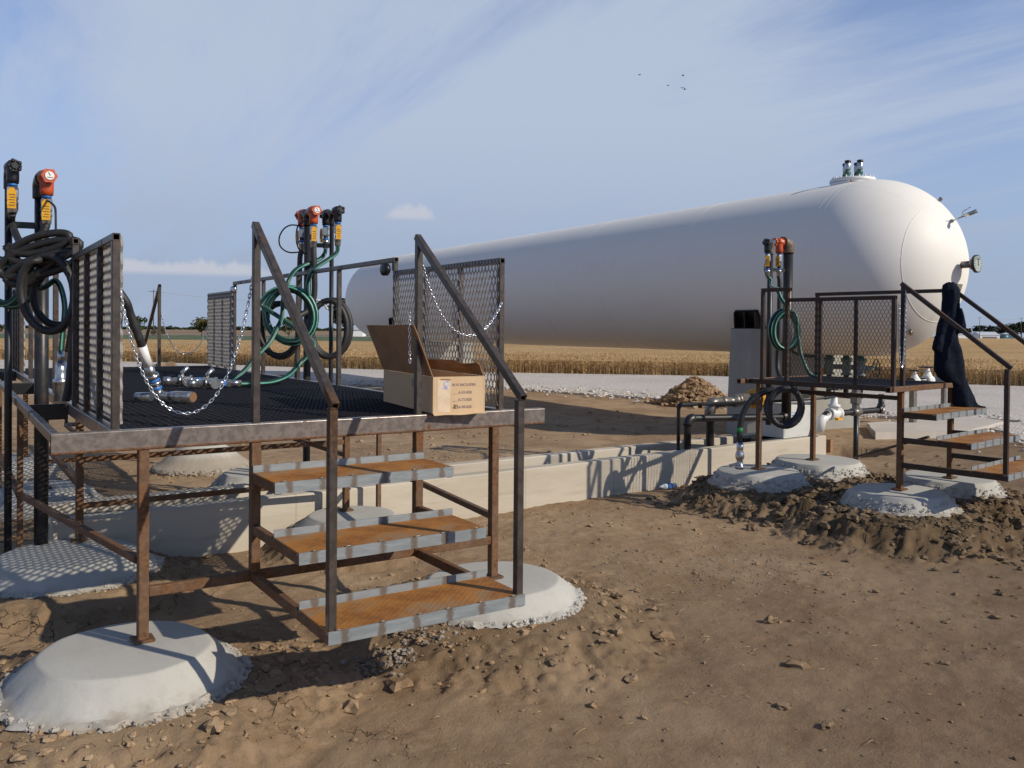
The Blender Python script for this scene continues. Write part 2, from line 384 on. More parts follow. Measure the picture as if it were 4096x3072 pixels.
# footings: x, y, top z, top radius, skirt radius, depth of skirt, mound radius
P2O = Vector((7.0,.19,0)); P2T = R(6.5)
def p2w(x, y, z=0): return Vector((P2O.x+x*math.cos(P2T)-y*math.sin(P2T), P2O.y+x*math.sin(P2T)+y*math.cos(P2T), z))
c2 = [p2w(0,0), p2w(1.07,.02), p2w(.01,1.52), p2w(1.07,1.52)]
FOOT = [
 (.325,-.03,.060,.385,.53,.16,1.20,'pale concrete footing nearest the camera, under the front left leg of the big platform'),
 (2.43,.02,.060,.40,.52,.13,1.2,'white concrete footing beside the lowest rusty step of the big platform, on a crumbly mound'),
 (.30,2.08,.060,.42,.56,.14,1.1,'concrete footing at the left edge striped by the shadow of the mesh panel'),
 (2.42,2.20,.060,.36,.50,.14,.8,'concrete footing seen between the upper rusty steps, in front of the trench wall'),
 (.36,4.85,.060,.40,.58,.20,.8,'concrete footing behind the left end of the trench wall'),
 (2.44,4.70,.060,.38,.56,.22,.8,'rounded concrete footing behind the trench wall, just left of the top rusty step'),
 (.36,7.10,.060,.38,.62,.26,.8,'farthest concrete footing at the left edge, half hidden by black pipes'),
 (2.38,6.95,.10,.27,.60,.32,.7,'white cone shaped concrete footing with broken crust beyond the trench wall'),
 (c2[0].x,c2[0].y,.140,.40,.50,.15,1.3,'concrete footing under the front left leg of the small platform at right'),
 (c2[1].x+.1,c2[1].y+.05,.140,.42,.50,.15,1.3,'concrete footing under the right leg beside the small platform steps'),
 (c2[2].x-.05,c2[2].y-.05,.140,.42,.50,.15,1.0,'concrete footing below the black hose end with the steel valve'),
 (c2[3].x+.1,c2[3].y,.140,.46,.54,.15,.8,'broad concrete footing at the right end of the trench wall')]
TRO = (.25,2.50); TRA = R(2.8); TRL = 9.45
def height(x, y):
    r = np.hypot(x-2, y-1)
    amp = 1-sstep(9,22,r)*.75
    z = -.215+amp*(.042*fbm(x*.55,y*.55,3,1)+.018*fbm(x*2.3,y*2.3,4,5)+.007*fbm(x*11,y*11,4,9))
    # clods in rough patches
    rough = sstep(.0,.35,fbm(x*.9,y*.9,3,31))
    z = z+amp*rough*.010*np.maximum(fbm(x*14,y*14,3,41,.6),-.1)
    far = sstep(10,60,(x+.4176)*.833-(y+4.4465)*.553)*np.maximum(0,(x+.4176)*.553+(y+4.4465)*.833-30)*.0016
    z = z-far
    for fx, fy, zt, rt, rs, h, mr, _ in FOOT:
        d = np.hypot(x-fx, y-fy); dn = d+.10*fbm(x*3,y*3,3,77)*np.minimum(1,d)
        top = zt-h*.96
        w = 1-sstep(rs*1.0, mr, dn)
        lump = np.sqrt(np.clip(w*(1-w)*4,0,1))*(.045*fbm(x*3.7,y*3.7,3,51)+.05*(.35-np.abs(fbm(x*6.5,y*6.5,4,71,.6)))+.045*np.maximum(fbm(x*21,y*21,4,61,.7),-.15)-.012)*(1.5 if fx > 6 else .9)
        zz = top*w+z*(1-w)+lump*(d > rs*.9)
        z = np.where((w > 0), np.maximum(z, zz) if False else zz, z)
    # hollow beside the right end of the trench
    d = np.hypot((x-11.2)/.75, (y-3.65)/.55); z = z-.42*(1-sstep(.78,1.0,d+.15*fbm(x*4,y*4,3,3)))
    # trench interior stays low, soil banked along the wall face
    lx = (x-TRO[0])*math.cos(TRA)+(y-TRO[1])*math.sin(TRA); ly = -(x-TRO[0])*math.sin(TRA)+(y-TRO[1])*math.cos(TRA)
    ins = (lx > .12)*(lx < TRL-.12)*(ly > .12)*(ly < .70); z = np.where(ins, -.30, z)
    under = (lx > -.02)*(lx < TRL+.02)*(ly > .0)*(ly < .82); z = np.where(under*(z > .05), .05, z)
    return z
def hz(x, y): return float(height(np.array([x],float), np.array([y],float))[0])

# ------------------------------------------------------------------ ground
def axis_lines(lo, hi, step, near_lo, near_hi, far):
    L = list(np.arange(lo, hi, step)); s = step; v = hi
    out = L[:]
    while v < far: out.append(v); s *= 1.06; v += s
    s = step; v = lo; left = []
    while v > -far: s *= 1.09; v -= s; left.append(v)
    return np.array(left[::-1]+out)
gx = axis_lines(-.9, 5.2, .021, 0, 0, 1500); gy = axis_lines(-3.0, 3.2, .021, 0, 0, 1500)
# keep the middle distance reasonably fine
def densify(g, lo, hi, mx):
    out = [g[0]]
    for a, b in zip(g[:-1], g[1:]):
        if a > lo and b < hi and b-a > mx:
            k = int(math.ceil((b-a)/mx)); out += [a+(b-a)*i/k for i in range(1,k)]
        out.append(b)
    return np.array(out)
gx = densify(gx, 5.0, 13, .05); gy = densify(gy, 3.0, 9, .06)
X, Y = np.meshgrid(gx, gy); Zg = height(X, Y)
nx, ny = len(gx), len(gy)
me = bpy.data.meshes.new('ground'); V = np.stack([X.ravel(),Y.ravel(),Zg.ravel()],1)
me.vertices.add(nx*ny); me.vertices.foreach_set('co', V.ravel().astype(np.float32))
i = np.arange((nx-1)*(ny-1)); r_, c_ = i//(nx-1), i%(nx-1); q = r_*nx+c_
F = np.stack([q,q+1,q+1+nx,q+nx],1)
me.loops.add(F.size); me.loops.foreach_set('vertex_index', F.ravel().astype(np.int32))
me.polygons.add(len(F)); me.polygons.foreach_set('loop_start', (np.arange(len(F))*4).astype(np.int32)); me.polygons.foreach_set('loop_total', np.full(len(F),4,np.int32))
dg_ = np.zeros(nx*ny)
for (fx, fy, zt, rt, rs, h, mr, _), wt in zip(FOOT, (.30,.55,.4,.5,.5,.4,.4,.3,.95,.95,.9,.9)):
    d_ = np.hypot(V[:,0]-fx, V[:,1]-fy)+.22*fbm(V[:,0]*2.6,V[:,1]*2.6,4,91); dg_ = np.maximum(dg_, wt*(1-sstep(mr*.62, mr*1.08, d_)))
at = me.attributes.new('dug','FLOAT','POINT'); at.data.foreach_set('value', dg_.astype(np.float32))
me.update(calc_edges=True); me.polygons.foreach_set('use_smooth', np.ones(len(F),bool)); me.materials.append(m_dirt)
g = bpy.data.objects.new('ground', me); COL.objects.link(g); tag(g, 'bare brown dirt yard, cracked and scuffed', kind='structure')

def sheet(name, pts, z, mat, label, thick=0, kind='structure', zf=None):
    mb = MB(); n = len(pts)
    zz = [z if zf is None else zf(x,y) for x, y in pts]
    vs = [(x,y,zz[k]) for k,(x,y) in enumerate(pts)]+[(x,y,zz[k]-thick) for k,(x,y) in enumerate(pts)]
    fs = [tuple(range(n))]
    if thick: fs += [(k,n+k,n+(k+1)%n,(k+1)%n) for k in range(n)]
    mb.add(vs, fs); o = mb.build(name, mat); return tag(o, label, kind=kind)
CAM = (-.4176,-4.4465)
def dl(d, l): return (CAM[0]+d*.5530+l*.8331, CAM[1]+d*.8331-l*.5530)
def area_orient(p):
    a = sum(p[i][0]*p[(i+1)%len(p)][1]-p[(i+1)%len(p)][0]*p[i][1] for i in range(len(p)))
    return p if a > 0 else p[::-1]
FARE = [(-14,60),(0,50),(5.,46.),(9.0,41.7),(13.25,33.7),(14.75,31.4),(18.5,26.3),(22.1,22.95),(25.65,19.7),(28.2,13.9),(30.6,10.4),(34,3),(40,-8)]
NEARE = [(46,-14),(30,-12),(22,-5),(17.5,-.5),(14.2,2.2),(15.6,3.4),(17.6,4.6),(17.6,5.4),(16.4,6.0),(15.5,9.0),(15.3,12),(14.8,15),(13.9,18),(11.5,20.6),(9.6,22.2),(6.5,25),(2,30),(-4,38),(-14,50)]
# ragged gravel edge
def ragged(P, amp, step=.5, seed=3):
    out = []
    for a, b in zip(P[:-1], P[1:]):
        n = max(1,int(math.hypot(b[0]-a[0],b[1]-a[1])/step))
        for k in range(n):
            t = k/n; x = a[0]+(b[0]-a[0])*t; y = a[1]+(b[1]-a[1])*t
            out.append((x+amp*float(fbm(np.array([x*1.3]),np.array([y*1.3]),3,seed)[0]), y+amp*float(fbm(np.array([x*1.3]),np.array([y*1.3]),3,seed+9)[0])))
    out.append(P[-1]); return out
near_r = ragged(NEARE, .5); gp = FARE+near_r
sheet('gravel_road', area_orient(gp), -.155, m_gravel, 'white gravel drive curving behind the tank', .12)
# crop field: body below canopy
fl = [dl(90,-120), dl(90,12), dl(95,22), dl(440,60), dl(440,420)]
FB = [(x+.35*.75, y+.35*.66) for x, y in FARE]
def fieldz(x, y):
    d = (x-CAM[0])*.553+(y-CAM[1])*.833; l = (x-CAM[0])*.833-(y-CAM[1])*.553
    return .36-float(sstep(10,60,np.array([l]))[0])*max(0,d-30)*.0016
poly = area_orient([(-60,66)]+FB+[(60,-30),(300,-120)]+fl[::-1])
sheet('crop_field', poly, .36, m_crop, 'ripe golden crop field', .62, zf=fieldz)
sheet('grass_verge', area_orient([dl(92,-200),dl(92,30),dl(206,40),dl(206,-300)]), -.19, m_grassf, 'strip of green grass before the far road')
sheet('far_road', area_orient([dl(206,-400),dl(206,40),dl(214,40),dl(214,-400)]), -.16, m_road, 'thin pale far road')
sheet('stubble_field', area_orient([dl(216,-500),dl(216,52),dl(900,60),dl(900,-1500)]), -.15, m_stub, 'brown stubble field beyond the far road')

# crop stalks along the near edge
def crop_stalks():
    mb_v = []; mb_f = []
    seg = []
    for a, b in zip(FB[1:-1], FB[2:]): seg.append((Vector(a), Vector(b), (Vector(b)-Vector(a)).length))
    out_dir = Vector((.75,.66))
    rr = random.Random(11)
    def leafq(p, d, up, l, w):
        o = len(mb_v); s = d.cross(Vector((0,0,1))); s = s.normalized()*w if s.length > 1e-4 else Vector((w,0,0))
        mb_v.extend([tuple(p-s), tuple(p+s), tuple(p+d*l+up*l)]); mb_f.append((o,o+1,o+2))
    for a, b, L in seg:
        n = int(L*330)
        for _ in range(n):
            t = rr.random(); dep = (rr.random()**2.2)*13-.45 if rr.random() < .72 else rr.uniform(-.55,.15)
            p2 = a.lerp(b, t)+out_dir*dep
            hgt = .58+rr.random()*.12+(.08 if rr.random() < .06 else 0)+.05*mnoise.noise(Vector((p2.x*.5,p2.y*.5,0)))
            base = Vector((p2.x,p2.y,-.2)) if dep < 2 else Vector((p2.x,p2.y,.2))
            top = Vector((p2.x+rr.uniform(-.06,.06), p2.y+rr.uniform(-.06,.06), -.2+hgt))
            w = Vector((rr.uniform(-1,1),rr.uniform(-1,1),0)).normalized()*.008
            o = len(mb_v); mb_v.extend([tuple(base-w),tuple(base+w),tuple(top)]); mb_f.append((o,o+1,o+2))
            for k in range(5):
                q = base.lerp(top, rr.uniform(.25,1)); an = rr.uniform(0,6.28)
                leafq(q, Vector((math.cos(an),math.sin(an),0)), Vector((0,0,rr.uniform(-.5,1.1))), rr.uniform(.05,.11), rr.uniform(.010,.022))
    mb = MB(); mb.v = mb_v; mb.f = mb_f; mb.m = [0]*len(mb_f); mb.sm = [False]*len(mb_f)
    return tag(mb.build('crop_stalks', m_cropl), 'dry golden crop stalks along the edge of the gravel', kind='stuff')
crop_stalks()

# loose stones, clods, straw ---------------------------------------------------
def ico_pts():
    t = (1+5**.5)/2; v = [(-1,t,0),(1,t,0),(-1,-t,0),(1,-t,0),(0,-1,t),(0,1,t),(0,-1,-t),(0,1,-t),(t,0,-1),(t,0,1),(-t,0,-1),(-t,0,1)]
    f = [(0,11,5),(0,5,1),(0,1,7),(0,7,10),(0,10,11),(1,5,9),(5,11,4),(11,10,2),(10,7,6),(7,1,8),(3,9,4),(3,4,2),(3,2,6),(3,6,8),(3,8,9),(4,9,5),(2,4,11),(6,2,10),(8,6,7),(9,8,1)]
    v = [Vector(p).normalized() for p in v]; return v, f
IV, IF = ico_pts()
def ico2():
    v = [p.copy() for p in IV]; f = []; c = {}
    def mid(a,b):
        k = (min(a,b),max(a,b))
        if k not in c: c[k] = len(v); v.append(((v[a]+v[b])/2).normalized())
        return c[k]
    for a,b,d in IF:
        x,y,z = mid(a,b),mid(b,d),mid(d,a); f += [(a,x,z),(b,y,x),(d,z,y),(x,y,z)]
    return v, f
I2V, I2F = ico2()
def lump(mb, p, s, rr, fine=False, flat=.75):
    vs, fs = (I2V,I2F) if fine else (IV,IF)
    sx, sy, sz = s*rr.uniform(.7,1.3), s*rr.uniform(.7,1.3), s*rr.uniform(.5,1.)*flat; a = rr.uniform(0,6.28); ca, sa = math.cos(a), math.sin(a); o = Vector((rr.uniform(0,99),rr.uniform(0,99),0))
    out = []
    for v in vs:
        k = 1+.75*mnoise.noise(v*1.5+o)+(.55*mnoise.noise(v*3.3+o) if fine else rr.uniform(-.22,.22))
        x, y = v.x*sx*k, v.y*sy*k; out.append((p[0]+x*ca-y*sa, p[1]+x*sa+y*ca, p[2]+v.z*sz*k))
    mb.add(out, fs)
def scatter_clods():
    rr = random.Random(5); mb = MB(); P = []
    for fx, fy, zt, rt, rs, h, mr, _ in FOOT:
        n = 900 if fx > 6 else (520 if fy < 1 else 90)
        for _ in range(n):
            a = rr.uniform(0,6.28); d = rs*1.0+abs(rr.gauss(0,.33))*(1.2 if fx > 6 else 1)
            P.append((fx+d*math.cos(a), fy+d*math.sin(a), .005+.024*rr.random()**3.6*(2.1 if fx > 6 else 1)))
    for _ in range(3600):
        P.append((rr.uniform(-.5,5.2), rr.uniform(-3,2.6), .0025+.012*rr.random()**6))
    for _ in range(1500): P.append((rr.uniform(4,12), rr.uniform(-2,2.7), .004+.022*rr.random()**5))
    for _ in range(900): P.append((rr.uniform(-1,13), rr.uniform(3.6,12), .008+.04*rr.random()**4))
    for px, py, s in ((3.12,-.75,.05),(2.55,-1.12,.035),(2.2,-1.25,.028),(3.45,-1.45,.05),(2.95,-1.75,.04),(1.5,-.55,.05),(3.9,-.9,.04),(2.95,-2.0,.03),(1.2,-.65,.045),(.55,-.72,.05),(.9,-.78,.03)): P.append((px,py,s))
    A = np.array(P); Zc = height(A[:,0], A[:,1]); mk = MB()
    for (x,y,s), z in zip(P, Zc):
        lx = (x-TRO[0])*math.cos(TRA)+(y-TRO[1])*math.sin(TRA); ly = -(x-TRO[0])*math.sin(TRA)+(y-TRO[1])*math.cos(TRA)
        if -.05 < lx < TRL+.05 and -.02 < ly < .85: continue
        lump(mk if x > 5.6 and y < 2.8 else mb, (x,y,z+s*.2), s, rr, s > .02)
    tag(mk.build('dug_clods', m_dug), 'darker freshly dug clods around the small platform footings', kind='stuff')
    tag(mb.build('dirt_clods', m_clod), 'small loose dirt clods scattered over the ground', kind='stuff')
    mb = MB()
    for _ in range(170):
        x, y = rr.uniform(.2,5.5), rr.uniform(-2.8,1.6)
        if rr.random() < .3: x, y = rr.gauss(3.6,.5), rr.gauss(.3,.5)
        z = hz(x,y)+.008; a = rr.uniform(0,6.28); l = rr.uniform(.02,.075)
        d = Vector((math.cos(a),math.sin(a),rr.uniform(-.05,.12)))
        mb.tube([Vector((x,y,z)), Vector((x,y,z))+d*l*.5+Vector((0,0,.003)), Vector((x,y,z))+d*l], .0016, 4)
    tag(mb.build('straw_bits', m_straw), 'bits of dry straw lying on the dirt', kind='stuff')
    mb = MB(); mg = MB()
    pts = near_r
    for _ in range(5200):
        k = rr.randrange(3, len(pts)-1); a = pts[k]; t = rr.random(); b = pts[k+1] if k+1 < len(pts) else a
        if math.hypot(a[0]-CAM[0],a[1]-CAM[1]) > 34: continue
        x = a[0]+(b[0]-a[0])*t+rr.gauss(0,.7)+.55*.55; y = a[1]+(b[1]-a[1])*t+rr.gauss(0,.7)+.55*.83
        lump(mb, (x,y,-.155+rr.uniform(-.03,.02)), rr.uniform(.025,.06), rr)
    for _ in range(420):
        x, y = rr.gauss(4.7,.5), rr.gauss(.2,.45); lump(mg, (x,y,hz(x,y)+.002), rr.uniform(.004,.010), rr)
    for _ in range(130):
        x, y = rr.gauss(1.62,.16), rr.gauss(-.28,.09); lump(mg, (x,y,hz(x,y)+.004), rr.uniform(.005,.02), rr, True)
    for _ in range(160):
        x, y = rr.gauss(5.1,.8), rr.gauss(6.3,.7); lump(mg, (x,y,hz(x,y)+.006), rr.uniform(.008,.022), rr)
    tag(mg.build('dusty_pebbles', m_pebble), 'dusty grey pebbles spilled on the dirt', kind='stuff')
    tag(mb.build('gravel_stones', m_stone), 'loose pale gravel stones', kind='stuff')
scatter_clods()

# footings ----------------------------------------------------------------------
for k, (fx, fy, zt, rt, rs, h, mr, lab) in enumerate(FOOT):
    mb = MB(); n = 110; o = 13.7*k; rings = []
    prof = [(0,0,0),(.35*rt,0,0),(.7*rt,.001,0),(.95*rt,-.0005,.1),(rt-.004,-.002,.3),(rt+.003,-.008,.3),(rt+(rs-rt)*.12,-h*.12,.3),(rt+(rs-rt)*.35,-h*.28,.5),(rt+(rs-rt)*.7,-h*.6,.6),(rs*.97,-h*.78,.8),(rs+.005,-h*.80,1.6),(rs+.028,-h*.90,2.2),(rs+.015,-h*1.05,2.2),(rs-.03,-h*1.3,1)]
    rough_side = fx > 6 or (k in (4,5,6))
    for j, (r0, z0, am) in enumerate(prof):
        row = []
        for i_ in range(n):
            a = 2*math.pi*i_/n; ca, sa = math.cos(a), math.sin(a)
            lo = 1+.05*mnoise.noise(Vector((ca*1.1+o,sa*1.1,.3)))+.03*mnoise.noise(Vector((ca*2.6+o,sa*2.6,1.3)))
            fi = mnoise.noise(Vector((ca*9+o,sa*9,j*.9)))*.020*am+mnoise.noise(Vector((ca*26+o,sa*26,j*1.7)))*.012*am
            if am < .55: fi *= .12
            if rough_side and j >= 7: fi += .02*mnoise.noise(Vector((ca*6+o,sa*6,j*.8)))
            rr_ = r0*lo+fi; zz = z0+(mnoise.noise(Vector((ca*20+o,sa*20,j*2.1)))*.010*am if am > .55 else 0)
            row.append((rr_*ca, rr_*sa, zz+.0015*mnoise.noise(Vector((rr_*ca*4+o,rr_*sa*4,0)))))
        rings.append(row)
    vs = [p for row in rings for p in row]; fs = []
    for j in range(len(prof)-1):
        for i_ in range(n):
            i2 = (i_+1)%n; fs.append((j*n+i_,(j+1)*n+i_,(j+1)*n+i2,j*n+i2))
    fs = [f[::-1] for f in fs]
    mb.add(vs, fs, 0, True)
    cr_ = random.Random(k*7+1)
    for _c in range(520 if fx < 6 else 420):
        a = cr_.uniform(0,6.28); ca, sa = math.cos(a), math.sin(a)
        lo = 1+.05*mnoise.noise(Vector((ca*1.1+o,sa*1.1,.3)))+.03*mnoise.noise(Vector((ca*2.6+o,sa*2.6,1.3)))
        dz = cr_.random(); d = rs*lo+.012+.020*math.sin(dz*3.1)+cr_.gauss(0,.006)-(.03*(dz > .8)); zz = -h*(.80+.32*dz)
        if rough_side: zz = -h*(.25+.85*dz); d = (rt+(rs-rt)*(.3+.75*dz))*lo+.012
        lump(mb, (d*ca*.985,d*sa*.985,zz), cr_.uniform(.006,.016), cr_, True, 1.)
    ob = mb.build('concrete_footing', m_foot, loc=(fx,fy,zt))
    tag(ob, lab, 'footing', 'round concrete footings under the platforms')
    mo = ob.modifiers.new('edge','EDGE_SPLIT'); mo.split_angle = R(38)

# trench ---------------------------------------------------------------------------
tr = thing('concrete_trench', 'long open concrete pipe trench running below and between the two platforms', 'trench', (TRO[0],TRO[1],0), TRA)
mb = MB()
def wallblock(mb, x0, x1, y0, y1, z0, z1, c=.012):
    n = int((x1-x0)/.12); rows = []
    for i_ in range(n+1):
        x = x0+(x1-x0)*i_/n; w = .004*mnoise.noise(Vector((x*1.7,y0*5,0))); w2 = .003*mnoise.noise(Vector((x*3,y1*5,4)))
        rows.append([(x,y0+w,z0),(x,y0+w,z1-c+w2),(x,y0+c+w,z1+w2),(x,y1-c-w,z1+w2),(x,y1-w,z1-c+w2),(x,y1-w,z0)])
    vs = [p for r in rows for p in r]; fs = []
    for i_ in range(n):
        for j in range(5): fs.append((i_*6+j,(i_+1)*6+j,(i_+1)*6+j+1,i_*6+j+1))
    fs.append(tuple(range(6))[::-1]); fs.append(tuple(n*6+j for j in range(6)))
    mb.add(vs, [f[::-1] for f in fs])
wallblock(mb, 0, TRL, 0, .15, -.6, .19); mb.build('front_wall', m_wall, tr)
mb = MB(); wallblock(mb, 0, TRL, .66, .81, -.6, .185); mb.build('rear_wall', m_wall, tr)
mb = MB(); mb.box((TRL-.08,.405,-.22),(.15,.505,.78)); mb.build('end_wall', m_wall, tr)
mb = MB(); mb.box((.07,.405,-.25),(.14,.505,.7)); mb.build('end_wall', m_wall, tr)

# ------------------------------------------------------------------ expanded metal
def expanded(mb, O, U, Vv, nrm, Lu, Lv, lwd_u, swd_v, wid, th, tilt=.85):
    """sheet in plane (U,Vv); long way of the diamonds along U"""
    O = Vector(O); U = Vector(U); Vv = Vector(Vv); N = Vector(nrm)
    nu = int(round(Lu/(lwd_u/2))); nv = int(round(Lv/(swd_v/2)))
    du = Lu/nu; dv = Lv/nv
    W = (Vv*math.cos(tilt)+N*math.sin(tilt))*wid/2; T = (N*math.cos(tilt)-Vv*math.sin(tilt))*th/2
    for j in range(nv+1):
        for i_ in range(nu):
            # strand from node (i,j) to (i+1, j+-1): diamonds have nodes where i+j even
            if (i_+j) % 2 == 0:
                for dj in (1,-1):
                    if not 0 <= j+dj <= nv: continue
                    a = O+U*(i_*du)+Vv*(j*dv); b = O+U*((i_+1)*du)+Vv*((j+dj)*dv)
                    m1 = a.lerp(b,.22)-Vv*dj*dv*.16; m2 = a.lerp(b,.78)+Vv*dj*dv*.16
                    P = [a,m1,m2,b]; vs = []
                    for p in P: vs += [p-W-T,p+W-T,p+W+T,p-W+T]
                    fs = []
                    for k in range(3):
                        q = k*4; fs += [(q,q+1,q+5,q+4),(q+1,q+2,q+6,q+5),(q+2,q+3,q+7,q+6),(q+3,q,q+4,q+7)]
                    mb.add(vs, fs)

# ------------------------------------------------------------------ big platform
D = 1.10
p1 = thing('loading_platform', 'large brown steel loading platform with grating deck and three rusty steps', 'platform', (0,0,0))
L1 = 2.79; YF = 7.2
mb = MB(); mb.hss((0,.0254,D-.0508),(L1,.0254,D-.0508),.0508,.1016,hollow=1); mb.build('front_beam', m_beam, p1)
mb = MB(); mb.hss((0,YF,D-.0508),(L1,YF,D-.0508),.0508,.1016); mb.build('rear_beam', m_beam, p1)
for x in (.285,2.515):
    mb = MB(); mb.hss((x,.052,D-.0385),(x,YF-.026,D-.0385),.0508,.075); mb.build('side_beam', m_beam, p1)
mb = MB(); mb.hss((.019,.052,D-.026),(.019,YF-.026,D-.026),.038,.051); mb.build('outer_beam', m_rail, p1)
for y in (1.75,4.2,6.4):
    mb = MB(); mb.hss((.04,y,D-.052),(.258,y,D-.052),.04,.10); mb.build('cross_channel', m_black, p1)
for y in (2.45,5.0):
    mb = MB(); mb.hss((2.542,y,D-.052),(2.78,y,D-.052),.04,.08); mb.build('cross_channel', m_black, p1)
for y in (1.2,2.35,3.5,4.75,5.9):
    mb = MB(); mb.hss((.312,y,D-.06),(2.488,y,D-.06),.04,.05); mb.build('deck_joist', m_dark, p1)
mb = MB(); expanded(mb, (.312,.055,D-.010), (1,0,0), (0,1,0), (0,0,1), 2.176, YF-.09, .085, .070, .017, .005, .75)
for y in (.07,2.42,4.8,7.1): mb.box((1.4,y,D-.02),(2.17,.025,.012))
mb.build('deck_grating', m_grate, p1)
for x in (.40,2.425):
    for y in (.03,2.35,4.75,7.12):
        mb = MB(); zt = .064
        mb.hss((x,y,zt),(x,y,D-(.1016 if y < 1 or y > 7 else .075)-.001),.0508)
        lg = mb.build('leg', m_leg, p1)
        mb = MB(); mb.box((x,y,zt+.006),(.10,.10,.012)); mb.build('base_plate', m_leg, lg)
for x, y in ((.035,2.42),(2.77,2.45),(.035,5.0)):
    mb = MB(); mb.hss((x,y,hz(x,y)-.1),(x,y,D-.052 if x < 1 else D-.015),.0381); mb.build('outer_leg', m_leg, p1)
SL, SR = .945, 1.898
for x in (SL,SR):
    mb = MB(); mb.hss((x,.026,.275),(x,.026,D-.1026),.0508); mb.build('stair_leg', m_leg, p1)
mb = MB(); mb.hss((.427,.030,.300),(SL-.027,.030,.300),.0381,.0508); mb.build('crossbar', m_leg, p1)
mb = MB(); mb.hss((SL+.027,.030,.300),(SR-.027,.030,.300),.0381,.0508); mb.build('crossbar', m_leg, p1)
mb = MB(); mb.hss((SR+.027,.030,.300),(2.398,.030,.300),.0381,.0508); mb.build('crossbar', m_leg, p1)
for y in (2.35,4.75):
    mb = MB(); mb.hss((.427,y,.315),(2.398,y,.315),.0381); mb.build('crossbar', m_leg, p1)
mb = MB(); mb.hss((.427,2.35,.645),(2.398,2.35,.645),.0381); mb.build('crossbar', m_leg, p1)
for a, b in (((.378,.05,.46),(.045,2.41,.415)),((2.43,.055,.44),(2.765,2.44,.42)),((2.425,2.38,.53),(2.425,4.72,.53)),((.40,2.38,.46),(.40,4.72,.46)),((.03,2.43,.42),(-.03,3.9,.55))):
    mb = MB(); mb.hss(a,b,.0381); mb.build('side_brace', m_leg, p1)
# mesh panels and rails
def panel(parent, x, y0, y1, z0, z1, nmid, mats, lwd, swd, wid, th, face, side):
    pr, pm = mats; t = .0381
    fr = MB()
    fr.hss((x,y0,z1-t/2),(x,y1,z1-t/2),t,hollow=1)
    o = fr.build('panel_top_rail', pr, parent)
    ys = [y0+t/2+.001+(y1-y0-t)*k/(nmid+1) for k in range(nmid+2)]
    for k, y in enumerate(ys):
        f2 = MB(); w = t if k in (0,nmid+1) else t*.8
        f2.hss((x,y,z0),(x,y,z1-t-.0005),w,hollow=0); f2.build('panel_post', pr, parent)
    m = MB(); expanded(m, (x+side*(t/2+wid*.42), y0+.01, z0+.02), (0,0,1), (0,1,0), (side,0,0), z1-z0-.03, y1-y0-.02, lwd, swd, wid, th, face)
    m.build('mesh_panel', pm, parent)
HP = 2.05
panel(p1, .285, .085, 1.62, D, HP, 2, (m_rail,m_mesh), .086, .042, .017, .003, .95, 1)
panel(p1, 2.515, .085, 1.62, D, HP, 2, (m_rail,m_mesh), .086, .040, .0072, .0022, .70, -1)
panel(p1, 2.515, 6.0, 7.17, D, HP, 2, (m_rail,m_mesh), .086, .042, .017, .003, .95, -1)
panel(p1, .285, 6.0, 7.17, D, HP, 2, (m_rail,m_mesh), .086, .042, .015, .003, .95, 1)
for x in (.285,2.515):
    mb = MB(); z = 2.135
    mb.hss((x,1.60,z),(x,6.03,z),.0381,hollow=1); mb.build('guard_rail', m_rail, p1)
    for y in (1.625,6.0):
        mb = MB(); mb.hss((x,y,HP+.001),(x,y,z-.0195),.0381); mb.build('rail_stub', m_rail, p1)
    for y in (2.75,3.8,4.9):
        mb = MB(); mb.hss((x,y,D),(x,y,z-.0195),.0381); mb.build('rail_post', m_rail, p1)
# steps and handrails
def stairs(parent, sl, sr, y0, sgn, zs, dep, zpost, mats, run0, post_ins=.012, railtop=1.035, deck=D, endz=1.27):
    """treads step away from y0 in direction sgn"""
    mr, ml, mt, mli = mats
    for k, (yf, z) in enumerate(zs):
        yb = yf-sgn*dep
        st = MB(); w = sr-sl
        tm = MB(); tm.box((0,0,-.004),(w-.004,dep-.012,.008)); t_ = tm.build('stair_tread', mt, parent, loc=((sl+sr)/2,(yf+yb)/2,z))
        lm = MB(); lm.box((0,sgn*(dep/2-.003),-.027),(w,.006,.055)); lm.box((0,sgn*(dep/2-.022),-.012),(w-.004,.034,.006))
        nose = lm; lm = MB(); lm.box((0,-sgn*(dep/2-.003),.010),(w,.006,.052)); lm.build('rear_lip', mli, t_)
        wb = nose; rr = random.Random(int(z*1000))
        for s_ in range(6):
            xw = -w/2+.06+s_*(w-.12)/5+rr.uniform(-.02,.02); l = rr.uniform(.02,.045)
            for yy, zz in ((sgn*(dep/2-.004),.001),):
                wb.tube([(xw-l/2,yy,zz),(xw-l/4,yy+sgn*.002,zz+.003),(xw+l/4,yy,zz+.003),(xw+l/2,yy,zz)], .0034, 6, mi=1)
        wb.build('nosing', [mli,m_weld], t_)
        for x in (sl+.020,sr-.020):
            s2 = MB(); s2.hss((x,y0,z-.034),(x,yf-sgn*.007,z-.034),.036,.050); s2.build('stair_stringer', ml, parent)
    yl, zl = zs[-1]
    for x in (sl+.022,sr-.022):
        yp = yl-sgn*.030
        b = MB(); b.hss((x,yp,zl),(x,yp,endz-.01),.0381); b.build('handrail_post', mr, parent)
        b = MB(); b.hss((x,y0,deck),(x,y0,deck+railtop-.02),.0381); b.build('handrail_post', mr, parent)
        a0 = Vector((x,y0-sgn*.02,deck+railtop)); a1 = Vector((x,yp+sgn*.03,endz)); 
        b = MB(); b.hss(a0,a1,.0385,hollow=1); b.build('handrail', mr, parent)
